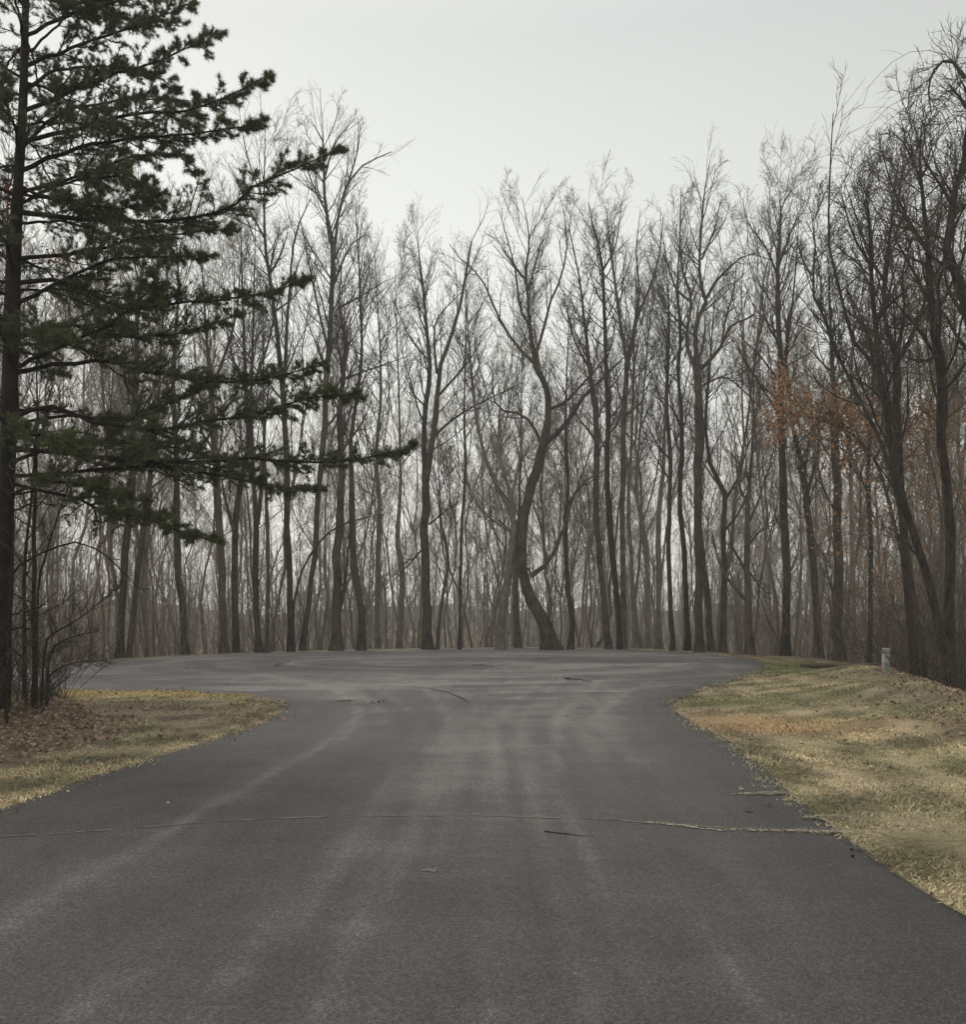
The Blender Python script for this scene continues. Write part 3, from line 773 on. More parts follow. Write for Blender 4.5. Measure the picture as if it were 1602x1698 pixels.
T("thick grey tree with candelabra fork of several upright limbs, tallest right of centre", 46,
  [(1159, 1079, 15), (1159, 957, 14.5), (1158, 847, 15), (1157, 771, 16), (1162, 740, 17), (1159.5, 682, 16), (1156, 617, 14), (1154, 590, 9), (1153, 544, 8), (1168, 507, 7.5), (1173, 490, 7), (1162, 475, 6), (1160, 440, 5), (1163, 380, 4), (1168, 320, 3.2)], (1175, 252),
  [(8, (1154, 612), (1140, 577), (1140, 540), (1146, 518), (1145, 496), (1151, 478), (1160, 450)), (8, (1162, 612), (1183.5, 590), (1199, 569), (1210, 542), (1238, 529), (1252, 520)),
   (6, (1172, 494), (1188, 466), (1214, 440), (1228, 428), (1255, 420)), (5, (1145, 500), (1122, 480), (1108, 440), (1098, 390)), (5, (1158, 600), (1168, 560), (1168, 520)),
   (5, (1197, 573), (1203, 530), (1215, 490), (1222, 440)), (5, (1146, 490), (1130, 440), (1128, 380), (1130, 310)), (4, (1164, 430), (1185, 380), (1195, 330)), (4, (1164, 640), (1200, 625), (1230, 645), (1262, 680)),
   (4, (1140, 545), (1112, 520), (1085, 480))], mat=M_GREY, seed=31, n1=6, t0=.6, k=30)
T("brown trunk leaning left to touch the candelabra tree from behind", 47,
  [(1179, 1079, 12), (1173, 989, 11.5), (1167, 935, 10), (1160, 860, 8), (1158, 760, 6)], (1150, 560), mat=M_BROWN, seed=32, n1=9)
T("dark brown tree with an elbow bend halfway up beside the candelabra tree", 46,
  [(1198, 1079, 12), (1200.6, 978, 11), (1200.6, 869, 10), (1202, 825, 9.5), (1193, 799, 8.5), (1180, 777, 7.5), (1175, 755, 7), (1170, 700, 6), (1178, 600, 5)], (1186, 440),
  [(5, (1202, 830), (1225, 790), (1240, 740), (1262, 690)), (5, (1201, 880), (1225, 850), (1245, 800))], mat=M_BROWN, seed=33, n1=10)
T("stout low branched tree with spreading side limbs left of the tall dark trunk", 44,
  [(1244, 1083, 16), (1242, 1000, 14), (1238, 946, 12), (1239, 880, 10), (1241, 825, 8), (1248, 740, 6)], (1250, 560),
  [(7, (1240, 1000), (1222, 978), (1208, 961), (1192, 930), (1180, 880)), (6, (1238, 950), (1225, 925), (1214, 905), (1205, 860)), (5, (1240, 905), (1262, 880), (1290, 868)),
   (5, (1240, 870), (1258, 830), (1270, 790), (1290, 750)), (4, (1240, 945), (1258, 970), (1274, 987)), (5, (1240, 840), (1225, 800), (1218, 740))], mat=M_GREY, seed=34, n1=7, t0=.5)
T("tall dark straight trunk rising through the left end of the orange leaves", 41,
  [(1303, 1087, 16), (1305, 1000, 15), (1304, 935, 14.5), (1300, 847, 14), (1300, 804, 14), (1296, 750, 13), (1295, 617, 10.5), (1292, 551, 9), (1289.5, 475, 8), (1290, 422, 6), (1295, 360, 4.5)], (1293, 290),
  [(6, (1296, 640), (1306, 580), (1306, 530), (1320, 495), (1345, 465)), (4, (1290, 460), (1270, 410), (1240, 370), (1232, 330)), (4, (1292, 440), (1310, 390), (1330, 340)), (4, (1303, 890), (1288, 860), (1282, 830)),
   (5, (1298, 620), (1310, 540), (1320, 440), (1325, 360))], mat=M_DARK, seed=35, n1=12)
T("brown trunk leaning left that forks beneath the orange leaves", 40,
  [(1360, 1092, 14), (1352, 978, 13), (1346, 902, 12.5), (1339, 836, 12), (1333, 793, 11), (1322, 735, 9), (1312, 690, 7)], (1300, 480),
  [(6, (1340, 815), (1346, 790), (1355, 760), (1360, 700), (1368, 620)), (4, (1335, 800), (1322, 770), (1318, 730)), (4, (1346, 890), (1372, 930), (1384, 950))], mat=M_BROWN, seed=36, n1=10)
T("thick brown trunk left of the fallen log, with reddish twigs about it", 36,
  [(1392, 1096, 18), (1389, 1019, 17.5), (1392, 941, 17), (1389, 864, 16), (1387, 786, 15), (1384, 700, 12), (1380, 600, 9)], (1372, 380),
  [(6, (1388, 850), (1370, 820), (1358, 780), (1352, 740)), (5, (1388, 1000), (1375, 960), (1366, 920))], mat=M_BROWN, seed=37, n1=13)
T("slim pale stem rising behind the fallen log", 38,
  [(1418, 1097, 8.5), (1415, 941, 8), (1410, 786, 7), (1412, 640, 5)], (1420, 420), mat=M_PALE, seed=38, n1=11)
T("slim dark stem just left of the pale utility pedestal", 33,
  [(1442, 1100, 9), (1444, 993, 8.5), (1444, 890, 8), (1440, 780, 7), (1448, 660, 6)], (1452, 450), mat=M_DARK, seed=39, n1=12)
T("steeply leaning dark tree slanting up left from the bottom right corner of the wood", 21.5,
  [(1580, 1150, 18), (1560, 1058, 16), (1547, 1006, 16), (1529, 928, 15), (1501, 843, 14), (1485, 786, 13), (1466, 657, 11), (1455, 595, 10), (1451, 523, 9), (1444, 461, 8), (1443, 400, 6), (1438, 330, 4)], (1420, 240),
  [(7, (1455, 610), (1424, 581), (1408, 544), (1393, 482), (1379, 430), (1374, 395), (1377, 274), (1382, 188)), (6, (1452, 540), (1475, 505), (1505, 480)), (5, (1444, 440), (1415, 390), (1395, 320)),
   (5, (1468, 670), (1440, 640), (1405, 620)), (5, (1500, 840), (1470, 790), (1440, 750)), (4, (1530, 930), (1500, 900), (1470, 880))], mat=M_DARK, seed=40, n1=10, group=RIGHT, drift=.5)
T("stout tree forking into a broad goblet of limbs, left of the far right leaning trunk", 25,
  [(1518, 1125, 16), (1508, 1000, 15), (1500, 900, 15), (1492, 760, 15), (1488, 667, 15), (1486, 605, 14), (1478, 564, 9), (1467, 540, 8), (1467, 482, 7.5), (1470, 441, 6.5), (1480, 360, 5)], (1490, 210),
  [(9, (1488, 600), (1507, 568), (1527, 519), (1538, 485), (1545, 440)), (6, (1487, 580), (1500, 520), (1497, 450), (1520, 380)), (5, (1469, 470), (1440, 420), (1420, 360), (1400, 300)), (5, (1489, 640), (1460, 590), (1430, 570))], mat=M_DARK, seed=41, n1=11, group=RIGHT, drift=.5)
T("slender dark tree tilted left through the middle of the orange leaf spray", 27,
  [(1535, 1118, 9), (1510, 950, 8), (1480, 790, 7.5), (1451, 709, 7), (1428, 667, 6.5), (1408, 626, 6), (1379, 564, 5.5), (1362, 513, 5), (1348, 482, 4.5), (1352, 400, 3.5)], (1340, 280), mat=M_DARK, seed=42, n1=14, group=RIGHT, drift=.5)
T("thick greyish brown upright trunk nearest the right edge of the view", 22.5,
  [(1578, 1140, 20), (1573, 993, 18), (1576, 890, 18), (1565, 780, 17), (1558, 709, 16), (1562, 667, 16), (1564, 616, 16), (1554, 585, 15), (1548, 533, 14), (1542, 482, 13), (1540, 412, 9), (1530, 330, 6), (1525, 250, 4)], (1535, 120),
  [(7, (1545, 500), (1520, 530), (1490, 545), (1470, 540)), (6, (1556, 590), (1525, 600), (1500, 590)), (6, (1563, 650), (1590, 620), (1625, 560)), (6, (1541, 420), (1510, 370), (1480, 310), (1462, 250)),
   (6, (1543, 470), (1570, 420), (1577, 360), (1587, 308), (1602, 255)), (5, (1528, 300), (1500, 240), (1480, 220))], mat=M_DARK, seed=43, n1=10, group=RIGHT, drift=.5)
T("heavy dark limbed tree leaning in over the right edge with drooping top", 20.5,
  [(1680, 1180, 26), (1660, 950, 24), (1640, 760, 22), (1615, 560, 20), (1598, 491, 17), (1572, 425, 15), (1577, 360, 13), (1590, 300, 11), (1603, 250, 9), (1605, 180, 7), (1600, 120, 5)], (1590, 78),
  [(7, (1600, 130), (1575, 100), (1550, 115), (1540, 150), (1545, 190)), (7, (1572, 430), (1556, 470), (1560, 520)), (6, (1580, 340), (1555, 300), (1530, 260), (1515, 200)), (6, (1590, 300), (1620, 240), (1640, 160)), (6, (1603, 180), (1580, 150), (1560, 160))],
  mat=M_DARK, seed=44, n1=10, group=RIGHT, drift=.4)

# --- leaning tree that keeps its orange leaves
def leaves_mesh(C, size, cols, rng, name, mat, flat=0.0):
    n = len(C)
    d = norm(rng.normal(size=(n, 3)) * np.array([1, 1, 1 - flat * .8]))
    u = norm(np.cross(d, rng.normal(size=(n, 3))))
    nn = np.cross(d, u)
    s = (size * (0.6 + 0.8 * rng.rand(n)))[:, None]
    w = s * 0.34
    tip, base = C + d * s * .6, C - d * s * .4
    lf = C + u * w + nn * w * .5; rt = C - u * w + nn * w * .5
    V = np.stack([base, rt, tip, lf], 1).reshape(-1, 3)
    i = np.arange(n) * 4
    F = np.concatenate([np.stack([i, i + 1, i + 2], 1), np.stack([i, i + 2, i + 3], 1)])
    pal = np.asarray(cols); c = pal[rng.randint(len(pal), size=n)] * (0.7 + 0.6 * rng.rand(n))[:, None]
    return raw_mesh(name, V, F, mat, smooth=False, color=np.repeat(c, 4, 0))

oak = T("leaning oak still holding a spray of rusty orange leaves", 30,
        [(1528, 1116, 9), (1505, 960, 8), (1478, 850, 7), (1455, 770, 6), (1420, 725, 5), (1375, 700, 4.5), (1330, 690, 3.5)], (1285, 690),
        [(4, (1400, 712), (1380, 670), (1385, 640)), (4, (1340, 692), (1310, 650), (1295, 610)), (4, (1450, 760), (1480, 715), (1520, 690), (1555, 680)), (3.5, (1360, 698), (1330, 730), (1300, 745)),
         (3.5, (1430, 735), (1400, 770), (1385, 800)), (3.5, (1400, 715), (1425, 690), (1440, 670)), (4, (1470, 820), (1490, 770), (1530, 740))], mat=M_BROWN, seed=45, n1=6, name="oak_tree", group=None, up=0.03, m4=2)
r = RS(77); C = []
for (x, y, sx, sy, n) in [(1298, 640, 12, 26, 330), (1300, 690, 22, 22, 460), (1330, 665, 16, 18, 220), (1355, 690, 20, 16, 260), (1385, 660, 14, 16, 240), (1415, 690, 20, 16, 320), (1440, 710, 22, 20, 200),
                          (1480, 700, 30, 18, 330), (1540, 690, 22, 18, 330), (1395, 745, 24, 24, 260), (1285, 715, 12, 14, 150), (1470, 760, 35, 30, 160), (1340, 730, 30, 20, 90), (1420, 830, 50, 50, 220), (1500, 900, 30, 60, 240), (1540, 800, 28, 50, 260), (1520, 720, 40, 30, 260), (1470, 960, 30, 40, 160), (1395, 860, 40, 40, 120)]:
    n = int(n * .95); xs, ys = x + r.normal(size=n) * sx, y + r.normal(size=n) * sy
    ds = 30 + r.normal(size=n) * 0.7
    C.append(np.stack([(xs - 801) * ds / FPX, ds, EYE - (ys - 1030) * ds / FPX], 1))
C = np.concatenate(C) - np.array(oak.location)
ol = obj("leaves", leaves_mesh(C, 0.115, [(0.38, 0.200, 0.095), (0.30, 0.160, 0.085), (0.42, 0.255, 0.135), (0.22, 0.130, 0.085)], r, "leaves", M_LEAF), oak, kind='stuff')

# --- woods behind: eight shapes copied as individuals
rng = RS(5)
protos = []
for v in range(12):
    r = RS(300 + v)
    H = r.uniform(20, 27); h0 = r.uniform(0.065, 0.125)
    k = 10; t = np.linspace(0, 1, k)
    wob = np.cumsum(r.normal(size=(k, 2)) * 0.36, 0) + np.outer(t, r.normal(size=2) * 1.6)
    path = np.column_stack([wob - wob[0], t * H - 0.4])
    path[:, :2] += np.array([0, 300.0])          # grown away from the slope, then moved
    off = tz(0, 300.0)
    path[:, 2] += off
    fork = []
    for q in range(r.randint(0, 3)):          # some stems fork low
        i = r.randint(3, 6); d = np.array([r.normal(), r.normal(), 0]) * 1.3
        fork.append((np.array([path[i] + u * np.array([0, 0, (H - path[i, 2] + off) * .75]) + d * (u ** .7) * 1.5 + r.normal(size=3) * .15 * u for u in np.linspace(0, 1, 5)]), h0 * (1 - .09 * i) * .75))
    root = build_tree("woodland_tree", path, h0 * (1 - 0.9 * t), fork, r, [M_HAZED_GREY, M_PALE, M_HAZED_BROWN][v % 3], n1=16, m2=9, m3=5, m4=2, t0=0.28, limb_len=(0.18, 0.36), up=0.11, rmin=0.0075, k=14, sides=6)  # all three barks are lightened: distance haze painted into the woodland trunks
    # one trunk mesh (trunk and limbs joined) and one crown for the copies
    V, F, n0 = [], [], 0
    crown = None
    for ch in list(root.children):
        me = ch.data
        if ch.name.startswith("crown"): crown = me
        else:
            co = np.empty(len(me.vertices) * 3, np.float32); me.vertices.foreach_get("co", co)
            fi = np.empty(len(me.polygons) * 4, np.int32); me.loops.foreach_get("vertex_index", fi)
            V.append(co.reshape(-1, 3)); F.append(fi.reshape(-1, 4) + n0); n0 += len(me.vertices)
            mt = me.materials[0]
        bpy.data.objects.remove(ch)
    bpy.data.objects.remove(root)
    protos.append((raw_mesh("trunk", np.concatenate(V), F, mt), crown, H))

def plant(x, y, v, s, rot, name, label, cat, group, sink=0.0):
    tr, cr, H = protos[v]
    root = empty(name, (x, y, tz(x, y) - sink), label=label, cat=cat, group=group)
    root.rotation_euler = (rng.normal() * 0.05, rng.normal() * 0.05, rot)
    root.scale = (s * rng.uniform(.9, 1.1), s * rng.uniform(.9, 1.1), s)
    obj("trunk", tr, root); obj("crown", cr, root)
    protos_h[root.name] = H

placed = []
protos_h = {}
def scatter(n, ymin, ymax, name, label, group, smin, smax, mind, xlim=None, half=0.60):
    c = tries = 0
    while c < n and tries < n * 60:
        tries += 1
        y = ymin + (ymax - ymin) * rng.rand(); x = (rng.rand() * 2 - 1) * half * y
        if xlim and not (xlim[0] < x < xlim[1]): continue
        p = np.array([[x, y]])
        if inside(p, LEVEL)[0] or dist(p, LEVEL)[0] < 2.2: continue
        if any((x - a) ** 2 + (y - b) ** 2 < mind ** 2 for a, b in placed): continue
        placed.append((x, y)); c += 1
        v = rng.randint(12)
        plant(x, y, v, rng.uniform(smin, smax), rng.rand() * 6.28, name, label % (('greyish', 'pale', 'brownish')[v % 3], nearest(x, y)), 'tree', group)
scatter(54, 46, 66, "woodland_tree", "%s bare tree close behind, %s", "bare trees close behind the front row", 0.85, 1.12, 1.7)
scatter(72, 66, 92, "woodland_tree", "%s bare tree deeper in woods, %s", "bare trees deeper in the woods", 0.85, 1.15, 2.2)
scatter(22, 26, 46, "woodland_tree", "%s bare tree at woods edge, %s", "bare trees at the sides of the woods", 0.7, 1.0, 2.2, (-40, 0))
scatter(5, 32, 46, "woodland_tree", "%s bare tree at woods edge, %s", "bare trees at the sides of the woods", 0.7, 1.0, 2.2, (0, 40))
scatter(60, 92, 125, "woodland_tree", "faint %s bare tree far back, %s", "bare trees far back in the haze", 0.9, 1.2, 3.0)

# same words for two or three neighbours: tell them apart by height
same = {}
for o in list(COL.objects):
    if o.name.startswith("woodland_tree"): same.setdefault(o['label'], []).append(o)
for lb, os_ in same.items():
    if len(os_) in (2, 3):
        os_.sort(key=lambda o: o.scale[2] * protos_h[o.name])
        os_[0]['label'] = "shorter " + lb; os_[-1]['label'] = "taller " + lb
# young understorey trees
r = RS(900)
sap = []
for v in range(5):
    rr_ = RS(950 + v); H = rr_.uniform(5, 8.5); k = 7; t = np.linspace(0, 1, k)
    wob = np.cumsum(rr_.normal(size=(k, 2)) * 0.16, 0)
    a = Acc(); tp = np.column_stack([wob - wob[0], t * H - .2]); tr = 0.038 * (1 - .85 * t)
    a.tubes(tp[None], tr[None], 5)
    me_t = a.mesh("trunk", M_BROWN)
    a = Acc()
    p1, r1 = children(tp[None], tr[None], 16, rr_, .15, .98, (.5, 1.1), (.18, .34), 5, .55, up=.12, wob=.13, rmin=.006); a.tubes(p1, r1, 4)
    p2, r2 = children(p1, r1, 6, rr_, .15, 1, (.4, .9), (.4, .6), 4, .6, up=.1, wob=.14, rmin=.005); a.tubes(p2, r2, 3)
    p3, r3 = children(p2, r2, 4, rr_, .15, 1, (.4, .9), (.4, .7), 3, .7, up=.1, wob=.15, rmin=.0045); a.tubes(p3, r3, 3)
    sap.append((me_t, a.mesh("crown", M_TWIG)))
cnt = 0
while cnt < 70:
    y = r.uniform(28, 66); x = (r.rand() * 2 - 1) * .58 * y
    p = np.array([[x, y]])
    if inside(p, LEVEL)[0]: continue
    dl = dist(p, LEVEL)[0]
    if dl < 0.5 or dl > 16: continue
    v = r.randint(5); s = r.uniform(.7, 1.25)
    root = empty("young_tree", (x, y, tz(x, y)), label="twiggy young understorey tree, " + nearest(x, y), cat="sapling", group="understorey saplings behind the asphalt")
    root.rotation_euler = (r.normal() * .1, r.normal() * .1, r.rand() * 6.28); root.scale = (s, s, s)
    obj("trunk", sap[v][0], root); obj("crown", sap[v][1], root)
    cnt += 1

# brush: countless thin shoots on the slope beyond the asphalt
r = RS(910)
def brush(n, sampler, hmin, hmax, rad, seed, lean=.25, wob=.16, up=.05):
    r = RS(seed); pts = sampler(r, n); n = len(pts)
    z = terrain(pts)
    PL = np.empty((n, 5, 3)); PL[:, 0] = np.column_stack([pts, z - .05])
    d = norm(np.column_stack([r.normal(size=(n, 2)) * lean, np.ones(n)]))
    L = hmin + (hmax - hmin) * r.rand(n) ** 1.6
    for j in range(1, 5):
        d = norm(d + r.normal(size=(n, 3)) * wob + np.array([0, 0, up])); PL[:, j] = PL[:, j - 1] + d * (L / 4)[:, None]
    R = rad * (0.6 + .8 * r.rand(n))[:, None] * np.linspace(1, .35, 5)[None]
    return PL, R
def beyond(r, n):
    y = r.uniform(26, 64, n * 4); x = (r.rand(n * 4) * 2 - 1) * .6 * y
    p = np.column_stack([x, y]); dl = dist(p, LEVEL)
    ok = (~inside(p, LEVEL)) & (dl > .3) & (dl < 14)
    return p[ok][:n]
a = Acc(); PL, R = brush(3200, beyond, .8, 6.5, .010, 911); a.tubes(PL, R, 3)
p2, r2 = children(PL, R, 5, r, .2, 1, (.4, 1.0), (.25, .5), 2, .7, up=.06, wob=.15, rmin=.0045); a.tubes(p2, r2, 3)
obj("undergrowth", a.mesh("undergrowth", M_TWIG), label="tangle of thin leafless brush at the foot of the woods behind the asphalt", cat="undergrowth", kind='stuff')

# distant woods: trunks and limbs too far to tell apart
r = RS(920)
n = 640
yy = 118 + 190 * r.rand(n); xx = (r.rand(n) * 2 - 1) * .6 * yy
pts = np.column_stack([xx, yy]); z = terrain(pts)
k = 6; t = np.linspace(0, 1, k)
H = r.uniform(17, 25, n)
PL = np.empty((n, k, 3)); w = np.cumsum(r.normal(size=(n, k, 2)) * .35, 1)
PL[:, :, :2] = pts[:, None] + w; PL[:, :, 2] = z[:, None] - .3 + t[None] * H[:, None]
R = r.uniform(.12, .24, n)[:, None] * (1 - .85 * t)[None]
a = Acc(); a.tubes(PL, R, 5)
p1, r1 = children(PL, R, 11, r, .06, .98, (.4, .9), (.18, .34), 3, .5, up=.15, wob=.1, rmin=.02); a.tubes(p1, r1, 3)
p2, r2 = children(p1, r1, 4, r, .1, 1, (.4, .9), (.4, .6), 2, .6, up=.12, wob=.12, rmin=.016); a.tubes(p2, r2, 3)
nb = 4200; yb = 110 + 200 * r.rand(nb) ** .7; pb_ = np.column_stack([(r.rand(nb) * 2 - 1) * .6 * yb, yb])
PB = np.empty((nb, 3, 3)); PB[:, 0] = np.column_stack([pb_, terrain(pb_) - .1]); db = norm(np.column_stack([r.normal(size=(nb, 2)) * .35, np.ones(nb)])); hb = r.uniform(2, 9, nb)
PB[:, 1] = PB[:, 0] + db * (hb * .5)[:, None]; PB[:, 2] = PB[:, 1] + norm(db + r.normal(size=(nb, 3)) * .25) * (hb * .5)[:, None]
RB = r.uniform(.02, .05, nb)[:, None] * np.array([1, .8, .4])[None]; a.tubes(PB, RB, 3)
pb2, rb2 = children(PB, RB, 3, r, .2, 1, (.4, 1.0), (.3, .55), 2, .7, up=.05, wob=.15, rmin=.016); a.tubes(pb2, rb2, 3)
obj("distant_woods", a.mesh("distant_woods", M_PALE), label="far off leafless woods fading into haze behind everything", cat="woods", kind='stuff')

# ---------------------------------------------------------------- the pine
r = RS(60)
PD = 13.8
pine_px = [(0, 1215, 34), (3, 1100, 30), (6, 1000, 28), (10, 850, 25), (14, 760, 24), (17, 692, 23), (19, 600, 22), (22, 507, 21), (25, 400, 20), (32, 280, 16), (38, 175, 13), (42, 35, 11), (46, -120, 9), (50, -320, 6), (52, -480, 2)]
pts = np.array([P(x, y, PD) for x, y, w in pine_px]); w = np.array([p[2] for p in pine_px]) * PD / FPX / 2
pts[0, 2] = tz(pts[0, 0], pts[0, 1]) - .2
pine_root = empty("pine_tree", (pts[0, 0], pts[0, 1], tz(pts[0, 0], pts[0, 1])), label="big dark green pine on the leafy left bank with long layered boughs", cat="tree")
org = np.array(pine_root.location)
q = resample(np.column_stack([pts, w]), 40)
ptr, prr = q[:, :3], q[:, 3] * (1 + .05 * r.normal(size=40))
a = Acc(); a.tubes(ptr[None] - org, prr[None], 12)
obj("trunk", a.mesh("trunk", M_PINE), pine_root)

def trunk_at(z):
    return np.array([np.interp(z, ptr[:, 2], ptr[:, 0]), np.interp(z, ptr[:, 2], ptr[:, 1]), z])

GREENS = np.array([(0.090, 0.104, 0.046), (0.072, 0.088, 0.044), (0.112, 0.124, 0.052), (0.135, 0.140, 0.062), (0.078, 0.088, 0.054)])
def needles(PL, t0, per, rng, length, nper):
    """tufts of needles along the paths"""
    n, k, _ = PL.shape
    par = np.repeat(np.arange(n), per)
    t = t0 + (1 - t0) * rng.rand(n * per) ** .8
    s = t * (k - 1); i = np.minimum(s.astype(int), k - 2); f = (s - i)[:, None]
    pos = PL[par, i] * (1 - f) + PL[par, i + 1] * f
    d = norm(PL[par, i + 1] - PL[par, i])
    N = len(pos)
    pos = np.repeat(pos, nper, 0); d = np.repeat(d, nper, 0)
    dd = norm(d * 0.7 + rng.normal(size=d.shape) * .72 + np.array([0, 0, .22]))
    L = length * (0.6 + .7 * rng.rand(len(pos)))[:, None]
    sd_ = norm(np.cross(dd, rng.normal(size=d.shape))) * (0.0042 * (0.8 + .5 * rng.rand(len(pos))))[:, None]
    pos = pos + rng.normal(size=pos.shape) * .008
    V = np.stack([pos - sd_, pos + sd_, pos + dd * L], 1).reshape(-1, 3)
    c = GREENS[rng.randint(5, size=N)] * (0.75 + .5 * rng.rand(N))[:, None]
    return V, np.repeat(np.repeat(c, nper, 0), 3, 0)

def pine_branch(path, r0, seed, dead=False, nt0=.3, dense=1.0, wide=.20):
    rng = RS(seed)
    q = resample(path, 16)
    t = np.linspace(0, 1, 16)
    q[1:-1] += rng.normal(size=(14, 3)) * .012
    R = r0 * (1 - t) + .005 * t
    L = np.linalg.norm(np.diff(q, axis=0), axis=1).sum()
    a = Acc(); a.tubes(q[None] - org, R[None], 6)
    m = max(8, int(L * (11 if not dead else 5)))
    p1, r1 = children(q[None], R[None], m, rng, nt0 * .8 if not dead else .2, 1.0, (.55, 1.05), (wide * .5, wide), 6, .5, up=.02, wob=.10, rmin=.004, rmax=.012, shade=.95, ladd=.10, flat=.93)
    a.tubes(p1 - org, r1, 4)
    p2, r2 = children(p1, r1, 4 if not dead else 3, rng, .2, 1.0, (.45, .95), (.32, .55), 3, .6, up=.06, wob=.12, rmin=.003, rmax=.007, ladd=.04, flat=.8)
    a.tubes(p2 - org, r2, 3)
    bo = obj("bough" if not dead else "dead_bough", a.mesh("bough", M_PINE), pine_root)
    if dead: return
    VV, CC = [], []
    for pl, t0_, per, npn in ((p1, .25, int(8 * dense), 8), (p2, .1, int(7 * dense), 8)):
        V, c = needles(pl, t0_, per, rng, .074, npn); VV.append(V); CC.append(c)
    V, c = needles(q[None], max(.45, nt0), int(24 * L * .6), rng, .066, 12); VV.append(V); CC.append(c)
    V = np.concatenate(VV) - org; F = np.arange(len(V)).reshape(-1, 3)
    obj("needles", raw_mesh("needles", V, F, M_NEEDLE, smooth=False, color=np.concatenate(CC)), bo, kind='stuff')

BR = [  # start y on trunk, pixel path, start radius m, needles from, depth drift at the tip
    ([(42, 110), (150, 68), (240, 40), (318, 4)], .030, .25, .6), ([(44, 60), (130, 20), (250, -10), (330, -60)], .030, .3, -.8), ([(42, 95), (110, 30), (190, -5)], .022, .6, -1.2),
    ([(42, 185), (150, 138), (260, 102), (330, 75), (363, 50)], .034, .2, .4), ([(40, 235), (120, 215), (210, 192), (320, 182), (400, 150), (444, 126)], .036, .22, -.5),
    ([(38, 285), (110, 252), (200, 232), (330, 222), (437, 206)], .036, .2, -1.2), ([(36, 322), (130, 292), (210, 262), (290, 258), (330, 282)], .030, .45, .8),
    ([(36, 340), (120, 300), (200, 296), (262, 318)], .026, .5, -1.5), ([(32, 352), (170, 366), (300, 364), (370, 350), (420, 312), (480, 285), (562, 250)], .042, .15, -.6),
    ([(26, 505), (60, 488), (120, 458), (180, 430), (260, 425), (342, 424)], .034, .35, -1.4), ([(26, 470), (110, 468), (200, 508), (330, 500), (430, 490), (512, 464)], .038, .3, -.4),
    ([(22, 612), (90, 580), (180, 540), (240, 490), (262, 455)], .036, .45, -1.8), ([(20, 620), (150, 598), (270, 622), (400, 632), (538, 606)], .038, .35, .3),
    ([(18, 695), (80, 673), (160, 700), (260, 712), (350, 697), (450, 680), (520, 658), (592, 655)], .040, .5, -.6), ([(18, 705), (110, 690), (200, 694), (300, 660), (360, 640)], .028, .5, .9),
    ([(18, 745), (110, 752), (250, 768), (400, 762), (550, 766), (620, 758), (688, 744)], .044, .22, -1.0), ([(16, 790), (130, 782), (250, 772), (400, 795), (470, 808), (532, 812)], .036, .3, .2),
    ([(16, 800), (130, 828), (170, 846), (220, 854), (290, 880), (352, 896)], .032, .42, -1.6), ([(24, 430), (120, 420), (230, 395), (320, 385), (390, 380)], .034, .25, 1.0),
    ([(30, 310), (90, 330), (190, 345), (270, 335)], .03, .3, -1.4), ([(36, 250), (100, 190), (190, 170), (280, 165), (340, 170)], .03, .2, 1.2), ([(40, 150), (90, 120), (170, 110), (260, 130), (300, 150)], .03, .2, 1.3), ([(18, 770), (100, 740), (180, 735), (300, 745), (420, 780)], .03, .3, 1.5),
    ([(18, 735), (50, 720), (90, 730), (130, 750)], .022, .15, -2.6), ([(18, 560), (60, 545), (110, 560)], .022, .15, -2.2), ([(16, 820), (80, 800), (150, 805), (230, 830)], .024, .3, -2.0),
    ([(20, 560), (110, 540), (220, 560), (330, 545), (400, 520)], .034, .3, 1.1), 
]
for s, (path, r0, nt0, dz) in enumerate(BR):
    n = len(path); pw = []
    for i, (x, y) in enumerate(path):
        pw.append(P(x, y, PD + dz * (i / (n - 1))))
    pw[0] = trunk_at(pw[0][2])
    pine_branch(np.array(pw), r0, 400 + s, nt0=nt0 * .8, dense=1.25)
for s, path in enumerate([[(14, 822), (60, 815), (150, 826), (218, 800)], [(8, 962), (40, 932), (120, 900), (160, 910), (190, 935), (242, 982)], [(6, 1022), (50, 1012), (82, 1000)], [(6, 1050), (30, 1040), (60, 1045)], [(16, 850), (60, 835), (110, 838)]]):
    pw = [P(x, y, PD - .5 * i / len(path)) for i, (x, y) in enumerate(path)]; pw[0] = trunk_at(pw[0][2])
    pine_branch(np.array(pw), .020, 450 + s, dead=True)
# boughs on the sides the photograph shows edge on: toward the viewer, away, and left
for s in range(44):
    rr_ = RS(500 + s)
    z = 4.6 + 9.4 * s / 44 + rr_.uniform(-.2, .2)
    az = [math.radians(v) for v in (170, 225, 62, 140, 298, 100, 250, 30)][s % 8] + rr_.uniform(-.25, .25)
    L = np.interp(z, [3, 6, 11, 15], [2.0, 2.4, 2.2, 1.2]) * rr_.uniform(.8, 1.1)
    b0 = trunk_at(z); d = np.array([math.cos(az), math.sin(az), 0])
    path = np.array([b0, b0 + d * L * .35 + [0, 0, .15 * L * .5], b0 + d * L * .7 + [0, 0, .03 * L], b0 + d * L + [0, 0, .10 * L]])
    pine_branch(path, .024, 540 + s, nt0=.12, dense=.7, wide=.2)

